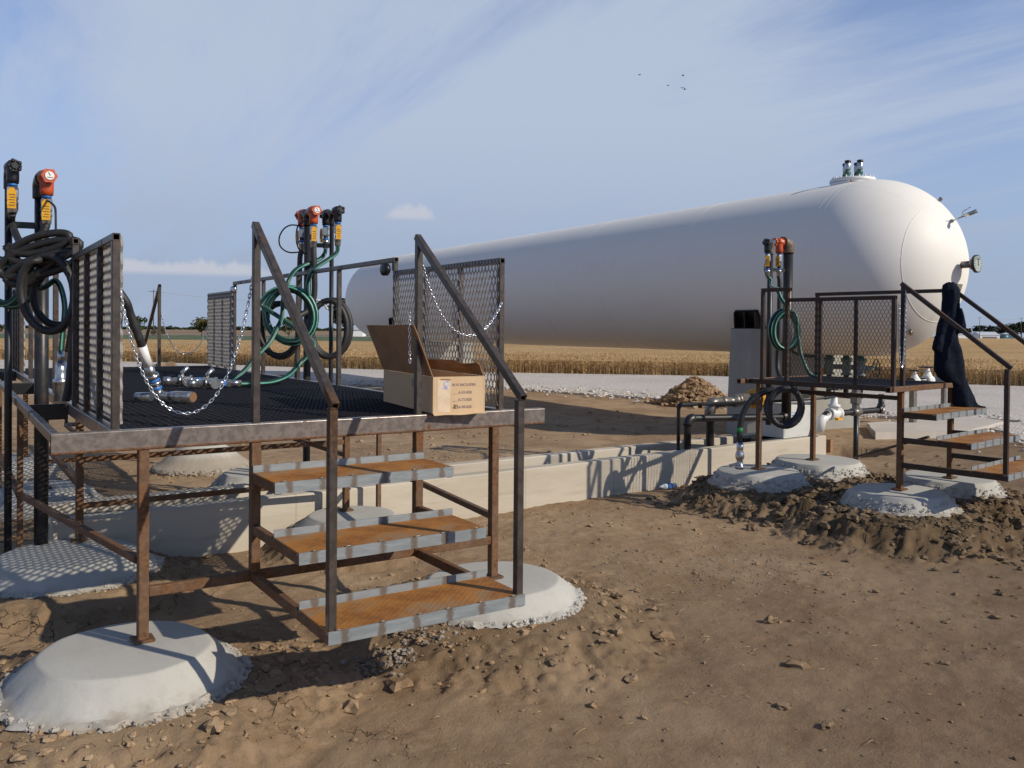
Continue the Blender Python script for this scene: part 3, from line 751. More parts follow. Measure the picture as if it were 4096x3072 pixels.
stairs(p1, .925, 1.918, .026, -1, [(-.362,.845),(-.703,.578),(-1.061,.326)], .357, 1.0, (m_rail,m_leg,m_tread,m_lip), 0)
stairs(p1, .925, 1.918, YF, 1, [(YF+.362,.845),(YF+.703,.578),(YF+1.061,.326)], .357, 1.0, (m_rail,m_leg,m_tread,m_lip), 0)

# ------------------------------------------------------------------ small platform
D2 = 1.11
p2 = thing('loading_platform', 'smaller dark rusty platform on four legs before the tank end, coveralls on its rail', 'platform', (P2O.x,P2O.y,0), P2T)
T5 = .0508
mb = MB(); mb.hss((-.31,-.03,D2-T5/2),(1.10,-.03,D2-T5/2),T5,hollow=1); mb.build('front_beam', m_leg, p2)
mb = MB(); mb.hss((-.31,1.56,D2-T5/2),(1.10,1.56,D2-T5/2),T5,hollow=1); mb.build('rear_beam', m_leg, p2)
for x in (-.15,1.05):
    mb = MB(); mb.hss((x,-.002,D2-T5/2),(x,1.532,D2-T5/2),T5); mb.build('side_beam', m_dark, p2)
mb = MB(); mb.hss((0,.03,D2-.115),(0,1.49,D2-.115),.04); mb.build('side_beam', m_dark, p2)
for x, y in ((0,0),(1.07,.0),(0,1.52),(1.07,1.52)):
    mb = MB(); mb.hss((x,y,.144),(x,y,D2-T5-.001),T5); lg = mb.build('leg', m_leg, p2)
    mb = MB(); mb.box((x,y,.150),(.13,.10,.012)); mb.build('base_plate', m_leg, lg)
mb = MB(); expanded(mb, (-.12,.0,D2-.012), (0,1,0), (1,0,0), (0,0,1), 1.53, 1.14, .115, .045, .010, .004, .55); mb.build('deck_grating', m_grate, p2)
panel(p2, -.15, -.02, 1.12, D2, 1.945, 2, (m_dark,m_meshd), .070, .036, .0045, .002, .35, -1)
mb = MB(); mb.hss((-.15,1.06,2.035),(-.15,1.40,2.035),.0381,hollow=1); mb.build('guard_rail', m_dark, p2)
mb = MB(); mb.hss((-.15,1.385,D2),(-.15,1.385,2.0155),.0381); mb.build('rail_post', m_dark, p2)
mb = MB(); mb.hss((-.15,1.10,1.946),(-.15,1.10,2.0155),.0381); mb.build('rail_stub', m_dark, p2)
mb = MB(); mb.hss((1.065,.02,2.035),(1.065,1.50,2.035),.0381); mb.build('guard_rail', m_dark, p2)
mb = MB(); mb.hss((1.065,1.48,D2),(1.065,1.48,2.0155),.0381); mb.build('rail_post', m_dark, p2)
stairs(p2, -.015, 1.085, -.01, -1, [(-.335,.872),(-.635,.640),(-.935,.408)], .30, 1., (m_dark,m_dark,m_tread,m_lip), 0, railtop=.95, deck=D2, endz=1.31)
mb = MB(); mb.hss((.02,-.25,.66),(.95,.95,.25),.022); mb.build('loose_brace', m_dark, p2)

# ------------------------------------------------------------------ tank
u_, ztk, rt_ = 13.0405, 2.7072, 1.5
ta = R(1.13); AX = Vector((math.sin(ta),math.cos(ta),0)); NN = Vector((AX.y,-AX.x,0))
C0 = Vector((-.4176,-4.4465,0))+NN*u_
V0, V1 = 9.12, 29.1
tk = thing('storage_tank', 'long white cylindrical gas storage tank with rounded ends', 'tank', tuple(C0+AX*V0), -ta)
# local frame: y along the axis, x to the right
mb = MB(); LT = V1-V0; prof = []; nh = 28
for k in range(nh+1): a = math.pi/2*k/nh; prof.append((max(1e-3,rt_*math.sin(a)), -rt_*math.cos(a)))
for k in range(1,40): prof.append((rt_, LT*k/40))
for k in range(nh+1): a = math.pi/2*k/nh; prof.append((max(1e-3,rt_*math.cos(a)), LT+rt_*math.sin(a)))
n = 128; vs = []; fs = []
for r0, h0 in prof:
    for k in range(n): a = 2*math.pi*k/n; vs.append((r0*math.cos(a), h0, ztk+r0*math.sin(a)))
for j in range(len(prof)-1):
    for k in range(n): k2 = (k+1)%n; fs.append((j*n+k,(j+1)*n+k,(j+1)*n+k2,j*n+k2))
mb.add(vs, [f[::-1] for f in fs], 0, True)
def seam_ring(mb, y, r0, w=.009):
    mb.tube([(r0*math.cos(2*math.pi*k/120), y, ztk+r0*math.sin(2*math.pi*k/120)) for k in range(120)], w, 5, False, closed=True)
for y in (.02,.15,3.1,6.4,9.9,13.4,16.9,LT): seam_ring(mb, y, rt_-.0055)
rk = rt_*math.sin(R(38)); seam_ring(mb, -rt_*math.cos(R(38)), rk-.004, .007)
for az in (R(175),R(60),R(-60),R(118)):
    mb.tube([((rt_-.005)*math.sin(t)*math.cos(az), -(rt_-.005)*math.cos(t), ztk+(rt_-.005)*math.sin(t)*math.sin(az)) for t in np.linspace(R(38),R(90),26)], .0065, 5)
for y0, y1, a in ((.1,3.1,R(196)),(3.1,6.4,R(172)),(6.4,9.9,R(190)),(9.9,13.4,R(168))):
    mb.tube([((rt_-.005)*math.cos(a), y0+(y1-y0)*t, ztk+(rt_-.005)*math.sin(a)) for t in np.linspace(0,1,14)], .0065, 5)
mb.build('tank_shell', m_tank, tk)
# manway with relief valves
my = .36
mw = MB(); zt = ztk+rt_-.115
mw.lathe([(.30,-.12),(.30,.06)], (0,my,zt), (0,0,1), 40); mw.lathe([(.38,.0),(.38,.06)], (0,my,zt+.06), (0,0,1), 40); mw.lathe([(.38,.0),(.38,.055),(.365,.062)], (0,my,zt+.124), (0,0,1), 40)
man = mw.build('manway', m_white, tk)
b = MB()
for k in range(20):
    a = 2*math.pi*k/20; x, y = .335*math.cos(a), my+.335*math.sin(a); b.lathe([(.018,.0),(.018,.025),(.010,.026),(.010,.045)], (x,y,zt+.182), (0,0,1), 6, sm=False)
b.build('flange_bolts', m_white, man)
rs_ = MB()
for k in range(5): rs_.box((-.382*math.cos(.55+.1*k), my-.382*math.sin(.55+.1*k), zt+.08),(.004,.03,.07-.01*k), rz=.55+.1*k)
rs_.build('rust_streak', simple('rust_streak', (.26,.10,.035), (.55,.45,.36), 40, .45, .6, .9), man)
for x, y in ((-.17,my-.02),(-.04,my-.17),(.03,my+.17),(.14,my+.02)):
    rv = MB(); z = zt+.186; q = .55
    rv.lathe([(r0*q,h0*q) for r0, h0 in ((.085,0),(.085,.04),(.06,.06),(.085,.11),(.10,.17),(.08,.23),(.06,.27))], (x,y,z), (0,0,1), 20)
    rv.cyl((x-.075,y,z+.066),(x+.01,y,z+.066),.010,8)
    ro = rv.build('relief_valve', m_teal, man)
    c = MB(); c.lathe([(r0*q,h0*q) for r0, h0 in ((.085,0),(.09,.02),(.09,.20),(.08,.21))], (x,y,z+.27*q), (0,0,1), 20); c.build('rain_stack', m_zinc, ro)
    c = MB(); c.lathe([(r0*q,h0*q) for r0, h0 in ((.094,0),(.094,.075),(.07,.085))], (x,y,z+.48*q), (0,0,1), 20); c.build('rain_cap', m_black, ro)
# nozzle stub on top, dial gauge, thermowell, nameplate on the end head
def headp(t, az, r0=rt_): return Vector((r0*math.sin(t)*math.cos(az), -r0*math.cos(t), ztk+r0*math.sin(t)*math.sin(az)))
g0 = headp(R(8), R(-5)); gd = Vector((.05,-1,.02)).normalized()
gz = MB(); gz.cyl(g0-gd*.06,g0+gd*.17,.055,18); gz.lathe([(.085,0),(.085,.05)], g0+gd*.15, gd, 18)
ga = gz.build('gauge_neck', m_steelg, tk)
gz = MB(); gz.lathe([(.09,0),(.14,.01),(.14,.045),(.13,.05)], g0+gd*.20, gd, 40); gz.build('dial_case', m_black, ga)
gz = MB(); gz.lathe([(.122,0),(.122,.003)], g0+gd*.2505, gd, 40); gz.build('dial_face', simple('dial_green', (.42,.46,.42), (.36,.41,.37), 30, .4, .6, .3), ga)
gz = MB(); gu = Vector((0,0,1)); gw = gd.cross(gu).normalized(); gu = gw.cross(gd)
for k in range(13):
    a = R(-220+k*22); d = gw*math.cos(a)+gu*math.sin(-a); p = g0+gd*.254
    gz.tube([p+d*.088,p+d*.112], .005, 4)
gz.tube([g0+gd*.255-gu*.03,g0+gd*.255+gu*.08], .007, 4); gz.tube([g0+gd*.255+gu*.07-gw*.04,g0+gd*.255+gu*.07+gw*.04], .006, 4)
gz.build('dial_marks', m_ink, ga)
g1 = headp(R(27), R(80)); d1 = Vector((.2,-1,.35)).normalized()
gz = MB(); gz.cyl(g1-d1*.03,g1+d1*.05,.03,12); gz.cyl(g1,g1+d1*.30,.011,8); gz.cyl(g1+d1*.22,g1+d1*.42,.032,14); gz.tube([g1+d1*.18,g1+d1*.2+Vector((0,0,.08)),g1+d1*.32+Vector((0,0,.10))], .007, 6)
gz.build('thermometer_well', m_zinc, tk)
g2 = headp(R(17), R(-62)); n2 = (g2-Vector((0,0,ztk))).normalized()
gz = MB(); uu = n2.cross(Vector((0,0,1))).normalized(); ww = uu.cross(n2)
for dx in (0,): 
    P = [g2+n2*.012+uu*a+ww*b for a, b in ((-.10,-.075),(.10,-.075),(.10,.075),(-.10,.075))]; P2 = [p-n2*.03 for p in P]
    gz.add(P+P2, [(0,1,2,3),(0,4,5,1),(1,5,6,2),(2,6,7,3),(3,7,4,0)])
gz.build('nameplate', simple('nameplate_metal', (.45,.42,.38), (.25,.22,.2), 60, .45, .6, .35, .7), tk)
g3 = headp(R(50), R(255)); gz = MB(); gz.tube([g3,g3+Vector((-.15,-.1,.05)),g3+Vector((-.26,-.16,.02))], [.03,.03,.008], 8); gz.build('drain_lug', m_steelg, tk)
g4 = headp(R(48), R(72)); gz = MB(); gz.cyl(g4-Vector((0,.02,0)),g4+Vector((0,-.05,.05)),.03,10); gz.build('lifting_lug', m_steelg, tk)
# bottom nozzles with valves
def handwheel(mb, c, ax, r, sp=5, tr_=.009, hub=.02):
    c = Vector(c); ax = Vector(ax).normalized(); mb.ring(c, ax, r, tr_, 28, 7); mb.lathe([(hub,-.012),(hub,.012)], c, ax, 10)
    u = ax.orthogonal().normalized(); w = ax.cross(u)
    for k in range(sp):
        a = 2*math.pi*k/sp; d = u*math.cos(a)+w*math.sin(a); mb.tube([c+d*hub*.6,c+d*r], tr_*.8, 6)
zb = ztk-rt_
for (y, x, hw) in ((.80,.0,0),(.48,.05,0),(.12,-.05,1)):
    nz = MB(); nz.cyl((x,y,zb+.04),(x,y,zb-.06),.055,16); nz.lathe([(.095,0),(.095,.03)], (x,y,zb-.075), (0,0,1), 18)
    no = nz.build('bottom_nozzle', m_teal, tk)
    vb = MB(); vb.lathe([(.09,0),(.09,.03),(.06,.05),(.085,.11),(.085,.17),(.06,.22),(.09,.24),(.09,.27)], (x,y,zb-.35), (0,0,1), 18); vb.cyl((x,y,zb-.21),(x+.18,y-.12,zb-.21),.045,12)
    vb.build('valve_body', simple('valve_grey', (.16,.20,.185), (.11,.13,.12), 20, .4, .6, .5), no)
    vb = MB(); handwheel(vb, (x+.22,y-.15,zb-.21), (.83,-.55,0), .15 if hw else .07, 5, .010); vb.build('handwheel', m_black, no)
    vb = MB(); vb.tube([(x,y,zb-.35),(x,y,zb-.55),(x,y,zb-.72)], .045, 12); vb.build('drop_pipe', m_blackr, no)
nz = MB(); nz.cyl((-.05,.10,zb-.70),(0,1.6,zb-.70),.05,14); nz.build('bottom_header', m_blackr, tk)
nz = MB(); nz.box((-.05,.88,zb-.30),(.10,.06,.10)); nz.build('yellow_actuator', m_yellowc, tk)

# piers with black saddles
def pier(v, lab):
    c = C0+AX*v; t = thing('concrete_pier', lab, 'pier', tuple(c), -ta, 'concrete piers under the tank')
    mb = MB(); hw, dp = 1.46, .34; zb_ = -.45; zt_ = 1.66
    n_ = 24; arc = []
    a1 = math.acos(min(1,(ztk-zt_)/(rt_+.06)))
    xs = (rt_+.06)*math.sin(a1)
    for k in range(n_+1):
        a = -a1+2*a1*k/n_; arc.append(((rt_+.06)*math.sin(a), ztk-(rt_+.06)*math.cos(a)))
    prof = [(-hw-.10,zb_),(hw+.10,zb_),(hw,zt_),] + [(x,z) for x, z in arc[::-1]] + [(-hw,zt_)]
    ch = .10
    rows = []
    for y, ins in ((-dp,ch),(-dp+ch,0),(dp-ch,0),(dp,ch)):
        rows.append([(math.copysign(max(0,abs(x)-(ins if abs(x) > hw-.001 else 0)),x), y, z) for x, z in prof])
    m_ = len(prof); vs = [p for r in rows for p in r]; fs = []
    for j in range(3):
        for k in range(m_): fs.append((j*m_+k,j*m_+(k+1)%m_,(j+1)*m_+(k+1)%m_,(j+1)*m_+k))
    fs.append(tuple(range(m_))[::-1]); fs.append(tuple(3*m_+k for k in range(m_)))
    mb.add(vs, [f[::-1] for f in fs]); mb.build('pier_block', m_pier, t)
    # steel saddle wrapping the belly, its horns standing above the pier
    sd = MB(); a2 = R(62); n_ = 36; rows = []
    for k in range(n_+1):
        a = -a2+2*a2*k/n_
        for r0, y in ((rt_+.008,-.26),(rt_+.04,-.26),(rt_+.04,.26),(rt_+.008,.26)): rows.append((r0*math.sin(a), y, ztk-r0*math.cos(a)))
    fs = []
    for k in range(n_):
        for j in range(4): fs.append((k*4+j,k*4+(j+1)%4,(k+1)*4+(j+1)%4,(k+1)*4+j))
    fs += [(0,1,2,3)[::-1],tuple(n_*4+j for j in range(4))]
    sd.add(rows, [f[::-1] for f in fs])
    s_o = sd.build('saddle_plate', m_black, t)
    for sx in (-1,1):
        w = MB(); x0 = (rt_+.04)*math.sin(R(50)); z0 = ztk-(rt_+.04)*math.cos(R(50)); x1 = (rt_+.04)*math.sin(R(61)); z1 = ztk-(rt_+.04)*math.cos(R(61))
        for y in (-.24,0,.24):
            pr = [(x0*sx,1.672),(( x1+.03)*sx,1.672),((x1+.05)*sx,z1),(x1*sx,z1),((x0+x1)/2*sx,(z0+z1)/2)]
            vs = [(x,y-.008,z) for x, z in pr]+[(x,y+.008,z) for x, z in pr]; k5 = 5
            w.add(vs, [tuple(range(5)),tuple(range(9,4,-1))]+[(k,k+5,(k+1)%5+5,(k+1)%5) for k in range(5)])
        w.box(((x0+x1)/2*sx+.02*sx,0,1.667),(.30,.56,.012))
        w.build('saddle_rib', m_black, t)
pier(10.65, 'tapered grey concrete pier under the tank beside the small platform')
pier(25.6, 'far grey concrete pier under the tank, seen above the cardboard box')

# ------------------------------------------------------------------ risers
def fitting_stack(par, p, hose_z, tagdir, tag_=True, rp=.024):
    x, y, z = p
    b = MB(); b.lathe([(.030,0),(.030,.018)], (x,y,z-.018), (0,0,1), 16); b.build('seal_ring', m_blue, par)
    b = MB(); b.lathe([(.034,0),(.036,.01),(.036,.08),(.03,.09)], (x,y,z-.112), (0,0,1), 6, sm=False); b.box((x,y,z-.07),(.055,.05,.05)); fo = b.build('coupling', m_zinc, par)
    b = MB(); b.cyl((x,y,hose_z+.09),(x,y,z-.11),rp,14); b.build('nipple', m_blackr, par)
    b = MB(); b.lathe([(.030,0),(.030,.014)], (x,y,hose_z+.088), (0,0,1), 14); b.build('seal_ring', m_blue, par)
    b = MB(); b.lathe([(.026,0),(.030,.01),(.030,.05),(.035,.055),(.035,.075),(.028,.088)], (x,y,hose_z), (0,0,1), 14); b.build('hose_coupling', m_zinc, par)
    if tag_:
        td = Vector(tagdir).normalized(); c = Vector((x,y,z-.09))+td*.05; s = td.cross(Vector((0,0,1))).normalized()
        P = []
        for zz, ww in ((.055,.010),(.035,.026),(-.085,.026)):
            for sg in (-1,1): P.append(c+Vector((0,0,zz))+s*sg*ww)
        b = MB(); Q = [q+td*.005 for q in P]
        b.add(P+Q, [(0,1,3,2),(2,3,5,4),(6,8,9,7),(8,10,11,9),(0,2,8,6),(2,4,10,8),(1,7,9,3),(3,9,11,5),(4,5,11,10),(0,6,7,1)])
        to = b.build('warning_tag', m_yellow, par)
        b = MB()
        for k in range(5):
            zz = .01-.018*k; b.add([c+td*.0056+Vector((0,0,zz))-s*.018,c+td*.0056+Vector((0,0,zz))+s*(.018-.006*(k%2)),c+td*.0056+Vector((0,0,zz-.005))+s*(.018-.006*(k%2)),c+td*.0056+Vector((0,0,zz-.005))-s*.018],[(0,1,2,3)])
        b.build('tag_print', m_ink, to)
def valve(par, base, o, mat, wheel, ztop, sc=1.):
    """angle valve hung on the riser outlet: o = outward direction"""
    o = Vector(o).normalized(); c = Vector(base)
    b = MB(); b.lathe([(.045*sc,-.02),(.055*sc,0),(.056*sc,.05*sc),(.046*sc,.085*sc),(.034*sc,.10*sc)], c-o*.03, o, 18)
    b.lathe([(.042*sc,-.13*sc),(.046*sc,-.10*sc),(.046*sc,-.02*sc),(.044*sc,.03*sc),(.03*sc,.05*sc)], c+o*.035*sc, (0,0,1), 18)
    b.cyl(c+o*.05*sc, c+o*.11*sc, .020*sc, 12)
    vo = b.build('valve', mat, par)
    w = c+o*.115*sc
    if wheel == 'gauge':
        b = MB(); n_ = 6; u = Vector((0,0,1)); s = o.cross(u).normalized(); pts = []
        for k in range(24):
            a = 2*math.pi*k/24; r0 = .050*sc*(1+.10*math.cos(6*a)); pts.append((math.cos(a)*r0, math.sin(a)*r0))
        A = [w+s*x+u*y-o*.012 for x, y in pts]; B_ = [w+s*x+u*y+o*.012 for x, y in pts]; N_ = 24
        b.add(A+B_, [tuple(range(N_)),tuple(range(2*N_-1,N_-1,-1))]+[(k,N_+k,N_+(k+1)%N_,(k+1)%N_) for k in range(N_)]); b.build('handwheel', mat, vo)
        b = MB(); b.lathe([(.030*sc,0),(.030*sc,.006)], w+o*.012, o, 24); go = b.build('gauge_face', m_face, vo)
        b = MB(); b.tube([w+o*.0195-s*.004,w+o*.0195+u*.022*sc+s*.008], .0022, 4); b.tube([w+o*.0195-s*.02*sc-u*.012,w+o*.0195+s*.016*sc-u*.012], .002, 4); b.build('needle', m_ink, go)
    else:
        b = MB(); handwheel(b, w, o, .042*sc, 5, .009*sc)
        for k in range(5):
            a = 2*math.pi*k/5; u = Vector((0,0,1)); s = o.cross(u).normalized(); q = w+(s*math.cos(a)+u*math.sin(a))*.042*sc; b.lathe([(.008*sc,-.016),(.015*sc,-.01),(.015*sc,.01),(.008*sc,.016)], q, o, 8)
        b.build('handwheel', m_black, vo)
    return c+o*.035*sc+Vector((0,0,-.13*sc))
def riser_stand(lab, main, thin, zm, zth, zlow, rm, rth, outs_m, outs_t, elbow_mat, hose_drop, sc=1.05, group='hose risers beside the platforms', brk=.30):
    t = thing('hose_riser', lab, 'riser pipe', (main[0],main[1],zlow), 0, group); L = Matrix.Translation((-main[0],-main[1],-zlow))
    hold = thing  # keep signature short
    def P(p): return Vector(p)-Vector((main[0],main[1],zlow))
    b = MB(); b.cyl(P((main[0],main[1],zlow)),P((main[0],main[1],zm-.08)),rm,20); b.build('main_pipe', m_blackr, t)
    b = MB(); b.cyl(P((thin[0],thin[1],zlow)),P((thin[0],thin[1],zth-.06)),rth,16); b.build('vapour_pipe', m_blackr, t)
    b = MB(); zb_ = min(zm,zth)-brk; a = P((main[0],main[1],zb_)); c = P((thin[0],thin[1],zb_)); b.hss(a,c,.012,.045); b.build('bracket', m_black, t)
    ends = []
    for (base, rr_, zt_, outs) in ((main,rm,zm,outs_m),(thin,rth,zth,outs_t)):
        b = MB(); B0 = P((base[0],base[1],zt_)); b.lathe([(rr_*1.25,-.11),(rr_*1.3,-.10),(rr_*1.3,-.02),(rr_*1.2,.02)], B0, (0,0,1), 18)
        for (o, kind, mat) in outs:
            o = Vector(o).normalized(); pts = []
            for k in range(7):
                a = math.pi/2*k/6; pts.append(B0+Vector((0,0,-.04))+Vector((0,0,.06*math.sin(a)))+o*(.075*(1-math.cos(a))))
            pts.append(B0+Vector((0,0,.02))+o*.11)
            b.tube(pts, rr_*1.3, 16)
        b.build('elbow_head', elbow_mat, t)
        for (o, kind, mat) in outs:
            o = Vector(o).normalized(); s2 = sc if kind == 'gauge' else sc*.9
            q = valve(t, B0+Vector((0,0,.02))+o*.13, o, mat, kind, 0, s2)
            fitting_stack(t, q, q.z-hose_drop, (-.553*.4+o.x*.6,-.833*.4+o.y*.6,0))
            ends.append(Vector((main[0],main[1],zlow))+Vector((q.x,q.y,q.z-hose_drop)))
    return t, ends
def breakaway(par, O, pts):
    b = MB(); b.tube(spline([Vector(p)-Vector(O) for p in pts]), .0075, 7); b.build('pull_cable', m_rubber, par)
R_main, R_thin = (2.635,3.87), (2.86,3.80)
rzlow = -.28
rR, eR = riser_stand('black hose riser with two orange valves rising behind the big platform rail', R_main, R_thin, 2.735, 2.75, rzlow, .036, .022, [((0,-1,0),'gauge',m_orange),((0,1,0),'gauge',m_orange)], [((0,-1,0),'wheel',m_black),((0,1,0),'wheel',m_black)], m_black, .24, sc=.95)
breakaway(rR, (R_main[0],R_main[1],rzlow), [(2.62,4.0,2.64),(2.58,4.021,2.641),(2.524,4.058,2.643),(2.468,4.095,2.606),(2.43,4.119,2.526),(2.432,4.116,2.441),(2.473,4.088,2.386),(2.529,4.051,2.365),(2.61,4.024,2.375)])
breakaway(rR, (R_main[0],R_main[1],rzlow), [(2.60,3.79,2.66),(2.561,3.794,2.656),(2.521,3.82,2.62),(2.504,3.83,2.548),(2.506,3.827,2.452),(2.526,3.813,2.381),(2.56,3.803,2.345),(2.60,3.80,2.34)])
L_main, L_thin = (.165,2.42), (-.035,2.46)
rL, eL = riser_stand('black hose riser at the left edge topped by an orange valve with a gauge', L_main, L_thin, 2.60, 2.655, -.28, .046, .024, [((.1,-1,0),'gauge',m_orange)], [((.1,-1,0),'wheel',m_black)], m_black, .20, sc=.95)
breakaway(rL, (L_main[0],L_main[1],-.28), [(.16,2.27,2.52),(.175,2.22,2.46),(.19,2.10,2.43),(.205,2.0,2.388),(.205,1.94,2.33),(.205,1.93,2.2)])
breakaway(rL, (L_main[0],L_main[1],-.28), [(-.02,2.46,2.50),(.01,2.45,2.46),(.015,2.44,2.40),(-.01,2.46,2.37)])
S_main, S_thin = (8.72,2.86), (8.36,2.85)
rS, eS = riser_stand('dark hose riser with a brown elbow and orange valve before the tank', S_main, S_thin, 2.735, 2.70, .42, .062, .035, [((-1,.05,0),'gauge',m_orange)], [((-.83,-.45,0),'wheel',m_black)], m_brown, .30, sc=1.05)
breakaway(rS, (S_main[0],S_main[1],.42), [(8.26,2.8,2.58),(8.19,2.75,2.52),(8.10,2.72,2.42),(8.12,2.72,2.33),(8.2,2.74,2.30),(8.27,2.76,2.33)])

# ------------------------------------------------------------------ hoses
fd = Vector((.553,.833,0)); cr = Vector((.833,-.553,0)); UP = Vector((0,0,1))
def hose(name, lab, pts, r, mats, stripes=None, group=None, n=12, ends=()):
    b = MB(); b.tube(pts, r, n, stripes=stripes)
    if ends:
        t = thing(name, lab, 'hose', tuple(pts[0]), 0, group); o = b.build('hose_body', mats, t); o.location = -Vector(pts[0]); 
        return t
    return tag(b.build(name, mats), lab, 'hose', group)
GH = [m_green, m_stripe]
# green hose on the right riser, coiled on the rail, running to the deck
def join(a, c, b): return spline(a, 8)+c+spline(b, 8)
cg = Vector((2.31,3.455,1.72))
p0 = eR[2]
pts = spline([p0,(2.84,3.60,2.36),(2.77,3.53,2.31),(2.67,3.475,2.25),(2.566,3.42,2.19),(2.483,3.36,2.12),(2.455,3.37,2.02),(2.46,3.365,1.90)],7)
pts += coil(cg, .235, .245, cr, UP, 3.35, a0=R(35), jit=.075, ax=fd*-.05, seed=2)[2:]
last = pts[-1]
pts = pts+spline([last,(2.45,3.30,1.50),(2.415,3.22,1.37),(2.307,3.20,1.262),(2.15,3.03,1.175),(1.98,2.93,1.13),(1.80,2.85,1.125),(1.62,2.80,1.13)],9)[1:]
hg = hose('green_hose', 'striped green hose coiled on the platform rail, its nozzle lying on the black deck', pts, .021, GH, stripes=(1,5,9), ends=1)
def nozzle(par, p, d, L=.34):
    p = Vector(p)-par.location; d = Vector(d).normalized(); s = d.cross(UP).normalized()
    b = MB(); b.lathe([(.026,-.03),(.026,.06)], p, d, 14); b.lathe([(.034,.06),(.034,.10)], p, d, 6, sm=False); b.lathe([(.030,.10),(.030,.17)], p, d, 14)
    b.lathe([(.05,.17),(.05,.185),(.036,.19),(.036,.26),(.05,.265),(.05,.28)], p, d, 16); b.lathe([(.030,.28),(.026,L),(.034,L+.002),(.034,L+.06)], p, d, 14)
    b.cyl(p+d*.22-s*.02, p+d*.22-s*.10, .032, 14); b.lathe([(.040,0),(.040,.02)], p+d*.22-s*.10, -s, 16)
    b.tube([p+d*.24+UP*.03,p+d*.25+UP*.07,p+d*.20+UP*.12], [.012,.016,.02], 8)
    b.build('nozzle', m_zinc, par)
    b = MB(); b.lathe([(.031,.10),(.031,.125)], p, d, 14); b.build('seal_ring', m_blue, par)
nozzle(hg, (1.64,2.805,1.135), (-.93,-.06,.02))
pts = spline([eR[3],(2.81,3.86,2.36),(2.74,3.79,2.30),(2.626,3.74,2.25),(2.50,3.70,2.20),(2.374,3.55,2.13),(2.30,3.48,2.03),(2.26,3.48,1.9),(2.22,3.41,1.70),(2.145,3.335,1.587),(2.061,3.28,1.463),(1.93,3.25,1.34),(1.80,3.22,1.20),(1.66,3.2,1.135),(1.52,3.2,1.13)],8)
hg2 = hose('green_hose', 'second green hose dropping diagonally behind the coil to a nozzle on the deck', pts, .021, GH, stripes=(1,5,9), ends=1)
nozzle(hg2, (1.54,3.2,1.135), (-.95,.1,.02))
# black hose with two hanging loops
pts = spline([eR[0],(2.64,3.70,2.2),(2.65,3.71,2.0),(2.64,3.715,1.86)],8)
cA = Vector((2.78,3.63,1.60)); cB = Vector((2.30,3.70,1.58))
pts += coil(cA, .185, .285, cr, UP, 1.9, a0=R(150), jit=.02, ax=fd*.06, seed=4)[1:]
pts += coil(cB, .19, .255, -cr, UP, 2.1, a0=R(150), jit=.025, ax=fd*.06, seed=5)
hb = hose('black_hose', 'thick black rubber hose hanging in two open loops behind the green coil', pts, .029, [m_grub,m_rubber], ends=1)
b = MB(); q = cA+cr*-.11+UP*.235-hb.location
b.tube([q-cr*.09+UP*-.01,q-cr*.02+UP*.045,q+cr*.04+UP*.03,q+cr*.085-UP*.045], .013, 6); b.build('white_tie', m_sleeve, hb)
pts = spline([eR[1],(2.62,4.05,2.3),(2.62,4.06,1.9),(2.60,4.05,1.5),(2.59,4.03,1.16),(2.585,4.0,.9)],8)
hose('black_hose', 'straight black hose hanging down behind the right riser pipe', pts, .027, [m_rubber])
# left side hoses
e0 = eL[0]
cU = Vector((.115,1.90,2.06)); cM = Vector((.175,1.86,1.80))
pts = spline([e0,(.15,2.24,2.17),(.16,2.15,2.05)],6)
pts += coil(cM, .150, .235, cr, UP, 3.2, a0=R(100), jit=.10, ax=fd*.07, seed=6)
pts += coil(cU, .235, .085, (cr*.95+UP*.25), UP*.95+cr*.1, 3.2, a0=R(170), jit=.13, ax=Vector((0,.0,-.07)), seed=7)
pts += spline([pts[-1],(.27,1.80,2.08),(.305,1.75,1.95),(.30,1.71,1.75),(.28,1.69,1.5),(.26,1.68,1.25),(.24,1.69,1.12)],8)[1:]
hose('black_hose', 'bundle of thick black hose hung in tangled loops at the left edge', pts, .025, [m_grub])
e1 = eL[1]
pts = spline([e1,(-.016,2.48,2.33),(.0,2.38,2.24),(.03,2.26,2.15),(.07,2.10,2.08),(.10,2.02,2.0)],7)
hose('black_hose', 'short black hose dropping from the leftmost valve into the hose bundle', pts, .024, [m_rubber])
pts = coil((-.05,2.22,1.88), .13, .15, cr, UP, 3.3, a0=R(60), jit=.08, ax=fd*.08, seed=8)
pts += spline([pts[-1],(.12,2.1,1.85),(.22,2.05,1.9),(.262,1.98,1.75),(.25,1.96,1.55),(.24,1.96,1.40)],8)[1:]
hl = hose('green_hose', 'green hose looped at the left edge beside the black hose bundle', pts, .018, GH, stripes=(1,5,9), ends=1)
b = MB(); p = Vector((.24,1.96,1.40))-hl.location; b.lathe([(.022,-.03),(.022,.04)], p, (0,0,-1), 12); b.lathe([(.032,.04),(.036,.10),(.036,.15),(.05,.16),(.05,.18),(.036,.19),(.045,.30)], p, (0,0,-1), 14); b.build('hose_end_valve', m_zinc, hl)
